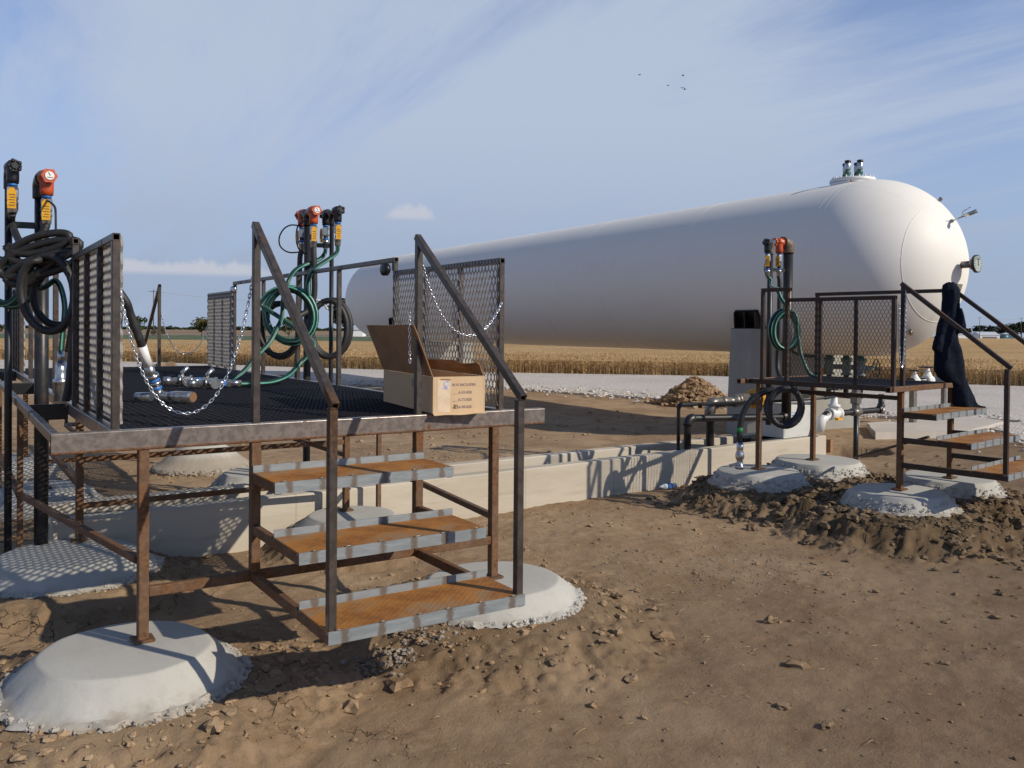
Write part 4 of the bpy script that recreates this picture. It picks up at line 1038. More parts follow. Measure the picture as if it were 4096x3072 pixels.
# black hose with white sleeve lying to the deck
pts = spline([(.32,1.72,2.02),(.42,1.45,1.93),(.537,1.404,1.77),(.575,1.43,1.68),(.627,1.455,1.545),(.662,1.49,1.455),(.691,1.52,1.374),(.712,1.535,1.33)],8)
hw_ = hose('black_hose', 'black hose with a white sleeve ending in a steel elbow on the deck', pts, .026, [m_rubber], ends=1)
def rel(o, p): return Vector(p)-o.location
b = MB(); b.tube([rel(hw_,p) for p in ((.655,1.483,1.475),(.678,1.508,1.41),(.703,1.53,1.345))], .0295, 14); b.build('white_sleeve', m_sleeve, hw_)
b = MB(); b.tube([rel(hw_,p) for p in ((.703,1.53,1.345),(.722,1.548,1.295),(.755,1.575,1.215))], [.030,.033,.030], 12)
b.tube([rel(hw_,p) for p in ((.730,1.553,1.285),(.738,1.56,1.265))], .042, 12); b.tube([rel(hw_,p) for p in ((.748,1.568,1.24),(.755,1.575,1.222))], .040, 12)
b.tube(spline([rel(hw_,p) for p in ((.755,1.575,1.215),(.775,1.58,1.165),(.80,1.565,1.145),(.84,1.53,1.140))],5), .027, 12)
b.tube([rel(hw_,p) for p in ((.84,1.53,1.140),(.87,1.49,1.14),(.95,1.38,1.14))], [.03,.036,.036], 14); b.tube([rel(hw_,p) for p in ((.74,1.62,1.135),(.66,1.70,1.13))], .03, 10)
b.build('nozzle_elbow', m_zinc, hw_)
b = MB(); b.tube([rel(hw_,p) for p in ((.742,1.563,1.255),(.747,1.567,1.243))], .037, 12); b.tube([rel(hw_,p) for p in ((.764,1.578,1.20),(.769,1.579,1.185))], .033, 12); b.build('seal_ring', m_blue, hw_)
b = MB(); b.tube([rel(hw_,p) for p in ((.9505,1.3795,1.14),(.952,1.377,1.14))], .030, 14); b.build('open_end', simple('brass_bore', (.22,.11,.05), None, rough=.5), hw_)
# small platform hoses
pts = spline([eS[1],(8.25,2.74,2.25),(8.08,2.6,2.18),(7.8,2.33,2.12),(7.40,1.93,2.075),(7.05,1.66,2.06),(6.99,1.56,1.95)],8)
pts += coil((6.99,1.50,1.62), .14, .20, cr, UP, 3.2, a0=R(80), jit=.05, ax=fd*.05, seed=9)
pts += spline([pts[-1],(7.02,1.42,1.80),(7.05,1.40,1.60),(7.076,1.379,1.40),(7.06,1.30,1.25),(7.10,1.25,1.15),(7.12,1.15,1.13)],8)[1:]
hose('green_hose', 'green hose coiled on the small platform behind its mesh panel', pts, .021, GH, stripes=(1,5,9))
pts = spline([eS[0],(8.55,2.85,2.2),(8.53,2.84,1.6),(8.50,2.82,1.1),(8.2,2.4,.95),(7.5,1.75,.97),(6.9,1.40,1.02)],8)
pts += coil((6.68,1.25,.845), .165, .185, cr, UP, 2.2, a0=R(95), jit=.04, ax=fd*-.05, seed=10)
pts += spline([pts[-1],(6.60,1.33,1.02),(6.437,1.438,.93),(6.353,1.492,.796),(6.322,1.51,.65),(6.316,1.513,.56),(6.32,1.51,.46)],8)[1:]
hk = hose('black_hose', 'black hose looped under the small platform, a steel valve on its hanging end', pts, .030, [m_rubber], ends=1)
b = MB(); p = rel(hk,(6.322,1.51,.46)); b.lathe([(.034,-.02),(.034,.05),(.03,.06),(.042,.09),(.046,.12),(.040,.15),(.030,.16),(.034,.21),(.045,.215),(.045,.25)], p, (0,0,-1), 16)
b.tube([p+Vector((0,0,-.19)),p+Vector((-.03,.02,-.20)),p+Vector((-.09,.06,-.215))], [.02,.014,.012], 8); b.build('end_valve', m_zinc, hk)
b = MB(); b.lathe([(.0325,0),(.0325,.05)], rel(hk,(6.317,1.513,.58)), (0,0,1), 14); b.build('green_band', simple('green_tape', (.02,.22,.06), None, rough=.5), hk)

# ------------------------------------------------------------------ chains
def chain(lab, a, c, low, r=.0030, ll=.031, seg=None):
    a = Vector(a); c = Vector(c); H = (c-a); hd = Vector((H.x,H.y,0)); Lh = hd.length; hd.normalize()
    if seg: P = [Vector(p) for p in seg]
    else:
        # hanging curve: find a catenary through the ends whose lowest point is 'low'
        def curve(k, x0, z0): return lambda x: z0+k*(math.cosh((x-x0)/k)-1)
        best = None
        for k in [.005*1.08**i for i in range(80)]:
            lo_, hi_ = 0, Lh
            for _ in range(50):
                x0 = (lo_+hi_)/2
                try: d_ = k*(math.cosh(x0/k)-math.cosh((Lh-x0)/k))-(a.z-c.z)
                except OverflowError: d_ = 1e9
                if d_ > 0: hi_ = x0
                else: lo_ = x0
            try: z0 = a.z-k*(math.cosh(x0/k)-1)
            except OverflowError: continue
            if best is None or abs(z0-low) < best[0]: best = (abs(z0-low),k,x0,z0)
        _, k, x0, z0 = best; f = curve(k,x0,z0)
        P = [a+hd*(Lh*i_/400) for i_ in range(401)]
        P = [Vector((p.x,p.y,f(Lh*i_/400))) for i_, p in enumerate(P)]
    b = MB(); acc = 0; step = ll*.72; i_ = 0; pos = []
    for p, q in zip(P[:-1], P[1:]):
        d = (q-p).length
        while acc <= d: pos.append((p.lerp(q, acc/d if d else 0), (q-p).normalized())); acc += step
        acc -= d
    for k, (p, d) in enumerate(pos):
        s = d.cross(Vector((.3,.9,.1))).normalized(); w = s if k % 2 == 0 else d.cross(s).normalized()
        rx, ry = ll/2, ll*.20
        b.tube([p+d*rx*math.cos(t)*(1.0)+w*ry*math.copysign(abs(math.sin(t))**.7,math.sin(t)) for t in [2*math.pi*j/12 for j in range(12)]], r, 6, False, closed=True)
    return tag(b.build('safety_chain', m_chain), lab, 'chain', 'safety chains across the platform openings')
chain('long zinc chain sagging to the deck left of the front steps', (.305,.09,1.755), (.958,.045,2.02), 1.155)
chain('zinc chain hung from the right handrail post to the mesh panel behind the cardboard box', (1.905,.045,2.07), (2.505,.075,1.77), 1.56)
chain('short zinc chain end dangling left of the right handrail post', (0,0,0), (0,0,0), 0, seg=[(1.845,.04,1.68),(1.847,.042,1.6),(1.85,.04,1.40)])
chain('thin zinc chain across the far end of the big platform', (1.88,YF+.02,2.0), (2.50,YF+.02,1.62), 1.26)
aa = p2w(.0,-.035,2.0); bb = p2w(-.14,-.04,1.86)
chain('zinc chain hanging slack beside the front post of the small platform', aa, bb, 1.33)

# round steel hooks / reflector discs on the panel corners
b = MB(); b.lathe([(.034,0),(.040,.012),(.02,.02)], (2.49,5.97,2.06), (-.6,-.8,0), 16); tag(b.build('steel_reel', m_chain), 'shiny round steel disc on the far mesh panel corner', 'disc')
b = MB(); b.lathe([(.05,0),(.05,.03),(.02,.035)], (2.462,1.66,2.06), (-1,-.2,0), 18); tag(b.build('steel_reel', m_black), 'dark round disc fixed at the rail joint above the cardboard box', 'disc')

# ------------------------------------------------------------------ cardboard box
bx = thing('cardboard_box', 'open cardboard box with a raised flap on the platform edge', 'box', (2.19,.415,D+.004), R(-7.8))
W2, L2, H2 = .165, .478, .215; tk_ = .006
b = MB()
b.box((0,0,.004),(2*W2,2*L2,.008))
b.box((-W2+tk_/2,0,H2/2+.004),(tk_,2*L2,H2-.008)); b.box((W2-tk_/2,0,H2/2+.004),(tk_,2*L2,H2-.008))
b.box((0,L2-tk_/2,H2/2+.004),(2*W2-2*tk_-.002,tk_,H2-.008))
b.build('box_body', [m_card,m_cardi], bx)
b = MB(); b.box((0,-L2+tk_/2,H2/2+.004),(2*W2-2*tk_-.002,tk_,H2-.008)); b.build('box_front', m_card, bx)
def flap(p0, p1, d, wob, name, mat, n_=14, th=.005):
    b = MB(); p0 = Vector(p0); p1 = Vector(p1); d = Vector(d); nr = (p1-p0).cross(d).normalized(); vs = []
    for i_ in range(n_+1):
        t = i_/n_; q = p0.lerp(p1,t)
        for j in range(5):
            s = j/4; w = wob*mnoise.noise(Vector((t*3.1+wob*50,s*1.4,.4)))*s
            for sg in (0,1): vs.append(q+d*s*(1+.10*(abs(wob) > .02)*mnoise.noise(Vector((t*6,3,1))))+nr*(w+sg*th))
    fs = []
    for i_ in range(n_):
        for j in range(4):
            a = (i_*5+j)*2; c = ((i_+1)*5+j)*2
            fs += [(a,c,c+2,a+2),(a+1,a+3,c+3,c+1)]
    for i_ in range(n_):
        a = (i_*5+4)*2; c = ((i_+1)*5+4)*2; fs.append((a,c,c+1,a+1)); a = (i_*5)*2; c = ((i_+1)*5)*2; fs.append((a,a+1,c+1,c))
    for j in range(4):
        a = j*2; fs.append((a,a+2,a+3,a+1)); a = (n_*5+j)*2; fs.append((a,a+1,a+3,a+2))
    b.add(vs, fs, 0, False); return b.build(name, mat, bx)
flap((-W2,L2,H2+.004),(-W2,-L2,H2+.004),(-.115,0,.30),.012,'box_flap',[m_cardi])
flap((W2,-L2+.02,H2+.002),(W2,L2,H2+.002),(-.05,0,.075),.05,'box_flap',[m_cardi])
flap((-W2+.02,L2,H2),(W2-.02,L2,H2),(0,-.02,.05),.02,'box_flap',[m_cardi],8)
flap((-W2,-L2-.002,.002),(W2,-L2-.002,.002),(0,-.022,-.006),.008,'box_flap',[m_card],10,.003)
# printing on the front end
def text(par, s, x, z, size, mat, name='printed_lettering', y=-L2-.0012, bold=0, rot=0):
    cu = bpy.data.curves.new('t','FONT'); cu.body = s; cu.size = size; cu.offset = bold; cu.extrude = .0003
    to = bpy.data.objects.new('t', cu); COL.objects.link(to); dg = bpy.context.evaluated_depsgraph_get()
    m2 = bpy.data.meshes.new_from_object(to.evaluated_get(dg)); bpy.data.objects.remove(to); m2.materials.clear(); m2.materials.append(mat)
    o = bpy.data.objects.new(name, m2); COL.objects.link(o); o.parent = par; o.location = (x,y,z); o.rotation_euler = (math.pi/2,rot,0); return o
text(bx,'BOX INCLUDES:',-.045,.160,.0210,m_print,bold=.0004)
for s, z in (('A-53-RSS',.114),('A-72-RSS',.071),('A-98-RSS',.028)): text(bx,s,-.006,z,.0225,m_print,bold=.0004)
b = MB()
for z in (.113,.070,.027): b.box((-.026,-L2-.001,z),(.030,.001,.0014))
b.build('fill_in_lines', m_print, bx)
text(bx,'2',-.036,.029,.030,m_pen,'pen_mark',bold=.001)
b = MB(); b.tube([(-.042,-L2-.0015,.034),(-.02,-L2-.0015,.040),(-.012,-L2-.0015,.046)], .0012, 4); b.tube([(-.016,-L2-.0015,.05),(-.008,-L2-.0015,.028)], .0012, 4); b.build('pen_stroke', m_pen, bx)
b = MB(); b.box((-.098,-L2-.0006,.102),(.080,.0009,.19)); b.build('tape_strip', m_tape, bx)
b = MB(); b.add([(-.108,-L2-.0013,.142),(-.066,-L2-.0013,.140),(-.060,-L2-.0013,.188),(-.088,-L2-.0013,.193),(-.100,-L2-.0013,.178)],[(0,1,2,3,4)]); b.build('shipping_label', m_label, bx)
b = MB(); b.add([(-.12,-L2-.0012,.196),(-.06,-L2-.0012,.192),(-.05,-L2-.0012,.199),(-.085,-L2-.0012,.204),(-.12,-L2-.0012,.203)],[(0,1,2,3,4)]); b.build('torn_patch', m_cardi, bx)
b = MB(); b.box((-W2-.0006,-.12,.16),(.001,.03,.045)); b.box((-W2-.0006,-.20,.15),(.001,.02,.05)); b.build('side_print', m_print, bx)

# ------------------------------------------------------------------ cabinet and piping on the trench
cb = thing('pump_cabinet', 'pale grey metal cabinet with a small label on the end of the trench', 'cabinet', (9.165,3.22,.19), TRA)
b = MB(); b.box((0,0,.235),(.67,.42,.45)); b.box((0,0,.463),(.69,.44,.012)); b.build('cabinet_body', m_grey, cb)
b = MB(); b.box((-.12,-.2115,.32),(.12,.002,.07)); lb = b.build('label_plate', m_white, cb)
b = MB(); b.box((-.12,-.2135,.305),(.10,.002,.014)); b.box((-.12,-.2135,.338),(.10,.002,.008)); b.build('label_stripe', m_blue, lb)
b = MB(); b.box((0,-.2125,.235),(.63,.003,.41)); b.build('door_panel', m_grey, cb)
b = MB()
for y in (-.14,.14): b.hss((-.75,y,-.02),(.34,y,-.02),.09,.055,hollow=1)
b.build('skid_tube', m_black, cb)
def pipe_run(name, lab, pts, r, mat, cat='pipe', group='pipes rising from the trench', elbows=True, rr_=.0):
    t = thing(name, lab, cat, tuple(pts[0]), 0, group); o = Vector(pts[0]); Q = [Vector(p)-o for p in pts]; b = MB()
    R0 = max(r*1.6,.03); path = [Q[0]]
    for i_ in range(1,len(Q)-1):
        a = (Q[i_-1]-Q[i_]).normalized(); c = (Q[i_+1]-Q[i_]).normalized()
        for k in range(7):
            s = k/6; path.append((Q[i_]+a*R0)*(1-s)**2+Q[i_]*2*s*(1-s)+(Q[i_]+c*R0)*s*s)
    path.append(Q[-1]); b.tube(path, r, 16); b.build('pipe_body', mat, t)
    for i_ in range(1,len(Q)-1):
        a = (Q[i_-1]-Q[i_]).normalized(); c = (Q[i_+1]-Q[i_]).normalized(); e = MB()
        P_ = [(Q[i_]+a*R0*1.25)*(1-s)**2+Q[i_]*2*s*(1-s)+(Q[i_]+c*R0*1.25)*s*s for s in [k/6 for k in range(7)]]
        e.tube(P_, r*1.28, 16); e.build('elbow', m_blackr, t)
    return t
pipe_run('steel_pipe', 'thick black pipe bending out of the trench toward the dark riser', [(7.03,2.95,-.3),(7.03,2.95,.56),(8.72,2.86,.50),(8.72,2.86,.60)], .045, m_black)
pipe_run('steel_pipe', 'thin black pipe running above the thick one over the trench', [(6.88,2.95,-.3),(6.88,2.95,.728),(8.45,2.98,.70)], .0215, m_black)
pipe_run('steel_pipe', 'thin dark pipe running right from the cabinet toward the union', [(8.46,2.98,.70),(9.6,2.9,.715),(10.28,2.92,.75)], .018, m_blackr)
mt = pipe_run('meter_pipe', 'grey steel fittings with a yellow flow meter above the trench', [(7.52,3.05,-.3),(7.52,3.05,.70),(8.55,3.05,.73)], .050, m_black, 'pipe')
o = Vector((7.52,3.05,-.3))
b = MB(); b.tube([Vector((7.5,3.05,.52))-o,Vector((7.52,3.05,.68))-o,Vector((7.56,3.05,.72))-o,Vector((7.72,3.05,.725))-o], [.062,.066,.064,.056], 16); b.lathe([(.06,0),(.062,.03),(.062,.10),(.05,.12),(.05,.20),(.085,.22),(.085,.27)], Vector((7.72,3.05,.725))-o, (1,0,.02), 16); b.build('steel_coupling', m_steelg, mt)
b = MB(); b.lathe([(.085,0),(.085,.05),(.066,.06),(.066,.32),(.07,.33)], Vector((7.99,3.05,.735))-o, (1,0,.02), 18)
for k in range(10): a = 2*math.pi*k/10; b.box((8.17-o.x, 3.05-o.y+.07*math.cos(a), .738-o.z+.07*math.sin(a)), (.22,.012,.012))
b.build('meter_body', m_steelg, mt)
b = MB(); b.lathe([(.11,0),(.125,.02),(.125,.09),(.10,.12),(.10,.16),(.12,.17),(.12,.22)], Vector((8.28,3.05,.74))-o, (1,0,.0), 20); b.box((8.36-o.x,3.0-o.y,.80-o.z),(.12,.10,.12)); b.build('meter_head', m_yellowc, mt)
rp = pipe_run('valve_pipe', 'white gate valve and dark pipe tee at the right of the cabinet', [(9.52,2.95,.34),(9.62,2.93,.485),(10.90,2.93,.495),(10.90,2.93,.72)], .042, m_blackr, 'pipe')
o = Vector((9.52,2.95,.34))
b = MB(); b.tube([Vector((9.50,2.95,.25))-o,Vector((9.56,2.94,.42))-o,Vector((9.70,2.93,.49))-o], [.075,.066,.055], 16); b.lathe([(.085,0),(.085,.025)], Vector((9.70,2.93,.488))-o, (1,0,0), 18); b.lathe([(.065,0),(.075,.04),(.075,.12),(.065,.16),(.085,.17),(.085,.195)], Vector((9.725,2.93,.488))-o, (1,0,0), 18)
b.lathe([(.06,0),(.06,.08),(.085,.085),(.085,.11),(.05,.12),(.045,.20),(.03,.24)], Vector((9.81,2.93,.50))-o, (0,0,1), 16); b.build('gate_valve', m_white, rp)
b = MB(); b.cyl(Vector((9.81,2.93,.72))-o,Vector((9.81,2.93,.83))-o,.012,8); handwheel(b, Vector((9.81,2.93,.825))-o, (0,0,1), .10, 5, .010); b.build('handwheel', m_black, rp)
b = MB(); b.box((9.82-o.x,2.86-o.y,.42-o.z),(.10,.05,.03)); b.build('yellow_tag', m_yellow, rp)
b = MB(); X_ = 10.30; b.lathe([(.052,0),(.052,.10),(.075,.11),(.075,.20),(.09,.205),(.09,.26),(.06,.27),(.06,.34)], Vector((X_,2.93,.50))-o, (0,0,1), 8, sm=False); b.lathe([(.056,-.09),(.056,.09)], Vector((X_,2.93,.49))-o, (1,0,0), 16); b.build('union', m_steelg, rp)
b = MB(); b.lathe([(.05,0),(.05,.02)], Vector((X_,2.93,.84))-o, (0,0,1), 14); b.build('seal_ring', m_blue, rp)
b = MB(); b.cyl(Vector((X_+.01,2.93,-.35))-o,Vector((X_+.01,2.93,.45))-o,.035,12); b.build('support_post', m_blackr, rp)
b = MB(); b.lathe([(.052,0),(.056,.02),(.056,.10)], Vector((10.90,2.93,.44))-o, (0,0,1), 16); b.build('elbow_collar', m_steelg, rp)
b = MB(); b.box((0,0,.0),(.16,.22,.18)); wd = b.build('wood_block', m_wood, loc=(10.15,3.35,-.02)); wd.rotation_euler = (0,0,.3); tag(wd, 'short brown wooden block standing behind the pipe union', 'wood block')
# slab and valve manifold beyond
b = MB(); P = [(12.9,4.35),(14.6,3.7),(17.0,4.2),(17.4,5.05),(14.2,5.4)]
rg = ragged(area_orient(P)+[area_orient(P)[0]], .06, .3, 21)[:-1]; n_ = len(rg)
b.add([(x,y,-.10) for x, y in rg]+[(x,y,-.32) for x, y in rg], [tuple(range(n_))]+[(k,n_+k,n_+(k+1)%n_,(k+1)%n_) for k in range(n_)]); tag(b.build('concrete_slab', m_slab), 'low pale concrete slab beyond the small platform', 'slab')
mf = thing('valve_manifold', 'low pipe with two white handwheel valves on posts beyond the small platform', 'valve manifold', (15.1,5.0,-.10), R(-2))
b = MB()
for x, w in ((.0,.10),(1.0,.075)): b.box((x,0,.36),(w,w,.72))
b.build('manifold_post', m_steelg, mf)
b = MB(); b.cyl((-.15,0,.79),(1.15,0,.79),.06,16); b.build('manifold_pipe', m_black, mf)
for x, r0, hh in ((.05,.055,.09),(.46,.08,.15)):
    b = MB(); b.lathe([(r0*1.3,-.06),(r0*1.3,.05),(r0*1.1,.06),(r0*.6,.06+hh*.6),(r0*.4,.06+hh)], (x,0,.82), (0,0,1), 16); b.lathe([(r0*1.3,-.09),(r0*1.3,.09)], (x,0,.79), (1,0,0), 16); vo = b.build('valve_bonnet', m_white, mf)
    b = MB(); handwheel(b, (x,0,.82+.08+hh), (0,0,1), r0*2.1, 5, .012); b.build('handwheel', m_black, vo)
b = MB(); b.box((-.3,0,.78),(.07,.07,.05)); b.build('red_cap', simple('red_plastic', (.45,.02,.02), None, rough=.5), mf)

# ------------------------------------------------------------------ coveralls over the rail post
cv = thing('hanging_coveralls', 'dark navy coveralls draped over the right handrail post of the small platform', 'clothing', tuple(p2w(1.063,-.01,0)))
def cloth(rows, name, seed, thick=.075, n_=26):
    """rows: (height, left, right, push toward viewer) around the post, along the view's right direction"""
    b = MB(); K = []
    zs = np.linspace(rows[0][0], rows[-1][0], 46); A = np.array(rows)
    for z in zs:
        l, r0, pu = (np.interp(-z, -A[:,0], A[:,k]) for k in (1,2,3)); c = (l+r0)/2; hw = (r0-l)/2; row = []
        for k in range(n_):
            a = 2*math.pi*k/n_; x = c+hw*math.cos(a); y = -pu-thick*(.55+.6*min(1,hw/.15))*math.sin(a)
            f = .026*mnoise.noise(Vector((x*9+seed,z*3.2,math.sin(a)*1.5)))+.014*mnoise.noise(Vector((x*22+seed,z*6,math.sin(a)*3)))
            p = cr*(x+f*math.cos(a)*.6)+fd*(y-f*math.sin(a)*1.3); row.append((p.x,p.y,z+f*.4))
        K.append(row)
    vs = [p for r_ in K for p in r_]; fs = []
    for j in range(len(K)-1):
        for k in range(n_): fs.append((j*n_+k,(j+1)*n_+k,(j+1)*n_+(k+1)%n_,j*n_+(k+1)%n_))
    fs.append(tuple(range(n_))[::-1]); fs.append(tuple((len(K)-1)*n_+k for k in range(n_)))
    b.add(vs, fs, 0, True); return b.build(name, m_navy, cv)
s_ = .00094
def px(y): return 2.115-(y-120)*s_
def lx(x): return (x-868)*s_
cloth([(px(118),lx(800),lx(865),0),(px(130),lx(765),lx(885),0),(px(200),lx(745),lx(915),.02),(px(300),lx(745),lx(916),.03),(px(450),lx(735),lx(928),.03),(px(560),lx(700),lx(950),.03),(px(680),lx(668),lx(900),.04),(px(760),lx(655),lx(905),.05),(px(860),lx(650),lx(938),.05),(px(960),lx(648),lx(962),.05),(px(1060),lx(650),lx(970),.05),(px(1130),lx(690),lx(985),.04),(px(1175),lx(750),lx(1000),.04),(px(1210),lx(838),lx(1020),.05),(px(1300),lx(846),lx(1050),.06),(px(1400),lx(848),lx(1085),.07),(px(1445),lx(860),lx(1130),.08),(px(1455),lx(900),lx(1110),.08)], 'coverall_body', 3)
cloth([(px(690),lx(640),lx(720),.08),(px(760),lx(612),lx(715),.10),(px(830),lx(600),lx(700),.10),(px(880),lx(640),lx(700),.09)], 'coverall_sleeve', 9, .05, 16)
cloth([(px(400),lx(860),lx(925),.05),(px(500),lx(850),lx(950),.07),(px(590),lx(840),lx(960),.08),(px(640),lx(860),lx(958),.07),(px(665),lx(890),lx(930),.06)], 'coverall_sleeve', 15, .05, 16)
cloth([(px(1425),lx(1060),lx(1110),.09),(px(1438),lx(1055),lx(1160),.09),(px(1462),lx(1050),lx(1172),.09)], 'coverall_cuff', 21, .06, 14)
# loose bottle by the trench wall, blue caps
bt = thing('plastic_bottle', 'crushed clear plastic bottle with a blue label lying by the trench wall', 'bottle', (6.45,2.66,hz(6.45,2.55)+.04), R(-15))
b = MB(); b.lathe([(.012,-.12),(.013,-.10),(.030,-.07),(.033,-.02),(.030,.03),(.033,.08),(.028,.10)], (0,0,0), (1,.1,0), 14); b.build('bottle_body', m_plastic, bt)
b = MB(); b.lathe([(.034,-.03),(.034,.04)], (0,0,0), (1,.1,0), 14); b.build('bottle_label', simple('blue_label', (.10,.25,.6), None, rough=.4), bt)
for x, y, lab in ((1.02,1.62,'blue plastic cap on the dirt left of the steps, nearer the wall base'),(.70,1.68,'blue plastic cap in the shade behind the front left leg')):
    b = MB(); b.lathe([(.028,0),(.03,.02),(.022,.032)], (x,y,hz(x,y)+.005), (.2,.1,1), 12); tag(b.build('bottle_cap', m_blue), lab, 'cap')

# dirt pile by the pier, loose soil block
dp_ = MB(); rr = random.Random(3); PX, PY = 15.3, 10.9
dp_.lathe([(.95,-.3),(.8,-.17),(.45,.1),(.05,.36)], (PX,PY,0), (0,0,1), 16)
for _ in range(420):
    a = rr.uniform(0,6.28); d = rr.random()**.6*.85; lump(dp_, (PX+d*math.cos(a),PY+d*math.sin(a),-.22+.66*max(0,1-d*1.1)**.85), rr.uniform(.04,.12), rr, True, 1.)
for _ in range(160):
    a = rr.uniform(0,6.28); d = .75+abs(rr.gauss(0,.2)); lump(dp_, (PX+d*math.cos(a),PY+d*math.sin(a),-.16), rr.uniform(.03,.08), rr, False, 1.)
tag(dp_.build('dirt_pile', m_clod), 'heap of brown dirt clods left of the tank pier', 'dirt pile')
dp_ = MB()
for _ in range(90):
    a = rr.uniform(0,6.28); d = abs(rr.gauss(0,.4)); lump(dp_, (3.4+d*math.cos(a)*1.3,14.2+d*math.sin(a),-.2+rr.random()*max(0,1.0-d*.9)), rr.uniform(.08,.22), rr, True, 1.)
lump(dp_, (3.4,14.2,-.2), .7, rr, True, 1.)
for _ in range(160):
    a = rr.uniform(0,6.28); d = rr.random()**.6*1.0; lump(dp_, (3.4+d*math.cos(a)*1.2,14.2+d*math.sin(a),-.22+.75*max(0,1-d)), rr.uniform(.08,.18), rr, True, 1.)
tag(dp_.build('dirt_pile', m_clod), 'distant brown dirt heap seen past the left mesh panel', 'dirt pile')

# ------------------------------------------------------------------ far things
def tree(lab, d, l, H, W, mat, trunk=.25, n_=700, seed=0, group='trees beyond the fields', z0=-.2, lobes=7, leaf=None):
    rr = random.Random(seed); x, y = dl(d,l)
    t = thing('tree', lab, 'tree', (x,y,z0), 0, group); b = MB()
    b.tube([(0,0,-.2),(.05*W,0,H*.25),(-.03*W,.02*W,H*.55)], [trunk,trunk*.7,trunk*.3], 8)
    for k in range(4):
        a = k*1.6+rr.random(); b.tube([(0,0,H*(.2+.07*k)),(math.cos(a)*W*.2,math.sin(a)*W*.2,H*(.42+.07*k)),(math.cos(a)*W*.33,math.sin(a)*W*.33,H*(.6+.05*k))], [trunk*.45,trunk*.25,trunk*.1], 6)
    b.build('trunk', m_bark, t)
    L = [(rr.gauss(0,.24)*W, rr.gauss(0,.24)*W, H*rr.uniform(.35,.85), W*rr.uniform(.16,.30)) for _ in range(lobes)]+[(0,0,H*.80,W*.22)]
    vs = []; fs = []; leaf = leaf or W*.045
    for _ in range(n_):
        cx, cy, cz, r0 = rr.choice(L); v = Vector((rr.gauss(0,1),rr.gauss(0,1),rr.gauss(0,1))).normalized()*r0*(rr.random()**.45)
        p = Vector((cx,cy,cz))+Vector((v.x,v.y,v.z*.85)); p.z = min(max(p.z,H*.10),H)
        q = Vector((rr.gauss(0,1),rr.gauss(0,1),rr.gauss(0,1))).normalized(); s = q.orthogonal().normalized()*leaf*rr.uniform(.6,1.3); w = q.cross(s)*rr.uniform(.5,1)
        k = len(vs); vs += [p-s-w,p+s-w*.6,p+s*.7+w,p-s*.8+w*.9]; fs.append((k,k+1,k+2,k+3))
    b = MB(); b.add(vs, fs); b.build('crown', mat, t); return t
def at(pxx, d): return (pxx-2048)/3433*d
tree('tall dark tree left of the tank, beside a small white house', 222, at(1395,222), 10.6, 10.5, m_leaf, seed=1, n_=1500, lobes=11)
tree('broad tree just touching the far end of the tank', 228, at(1470,228), 7.6, 8, m_leaf, seed=2, n_=900)
tree('round bush showing through the green hose coil', 205, at(1155,205), 4.6, 5.0, m_leafo, seed=3, n_=600, trunk=.12)
tree('olive bush left of the far mesh panel', 205, at(805,205), 4.3, 5.4, m_leafo, seed=4, n_=600, trunk=.12)
tree('low bush beside the hose with a white sleeve', 215, at(545,215), 4.6, 5.0, m_leaf, seed=5, n_=600, trunk=.12)
tree('small dark shrub at the left edge of the far field', 215, at(28,215), 2.6, 4.0, m_leafo, seed=6, n_=350, trunk=.1)
tree('low yellowish shrub below the olive bush', 200, at(640,200), 1.9, 3.6, m_leafo, seed=7, n_=260, trunk=.08)
ZR = -.87
for k, (p_, h_, w_, mt_, lb_) in enumerate(((3838,6.6,8,m_leafd,'low dark tree behind the coveralls'),(3872,5.8,9,m_leafo,'olive tree left of the far utility pole'),(3912,7.6,9,m_leafd,'rounded dark tree behind the white garage roof'),(3945,5.6,8,m_leafd,'low tree right of the far utility pole'),(3985,7.6,9,m_leafd,'dark tree rising behind the garage end'),(4015,8.6,9,m_leaf,'green tree crossed by the handrail'),(4048,9.0,10,m_leafd,'tall dark tree above the teal shed'),(4085,9.8,11,m_leafd,'tallest dark tree at the right edge'))):
    tree(lb_, 480, at(p_,480), h_, w_, mt_, seed=20+k, n_=520, z0=-.95, lobes=6)
def shed(lab, d, l, w, dpth, eave, ridge, mats, z0, door=None, win=None, name='shed'):
    x, y = dl(d,l); t = thing(name, lab, 'building', (x,y,z0), -.586)
    b = MB(); b.box((0,0,eave/2),(w,dpth,eave)); b.build('wall', mats[0], t)
    b = MB(); ov = .25; vs = [(-w/2-ov,-dpth/2-ov,eave+.01),(w/2+ov,-dpth/2-ov,eave+.01),(w/2+ov,dpth/2+ov,eave+.01),(-w/2-ov,dpth/2+ov,eave+.01),(-w/2-ov*.5,0,ridge),(w/2+ov*.5,0,ridge)]
    b.add(vs, [(0,1,5,4),(2,3,4,5),(0,4,3),(1,2,5),(3,2,1,0)]); b.build('roof', mats[1], t)
    if door: b = MB(); b.box((door[0],-dpth/2-.02,door[2]/2),(door[1],.04,door[2])); b.build('door', m_door, t)
    if win: b = MB(); b.box((win[0],-dpth/2-.02,win[2]),(win[1],.04,win[1])); b.build('window', m_shedw if mats[0] is not m_shedw else m_door, t)
    return t
shed('small plain white shed left of the garage', 450, at(3844,450), 5.2, 4, 2.4, 3.0, (m_shedw,m_roofg), ZR)
shed('wide white garage with a dark door and grey roof', 450, at(3941,450), 10.2, 9, 2.2, 4.0, (m_shedw,m_roofg), ZR, door=(-.2,7.6,1.5), name='garage')
shed('blue shed wall beside the garage', 455, at(3998,455), 4.0, 4, 2.4, 3.1, (m_navyw,m_door), ZR)
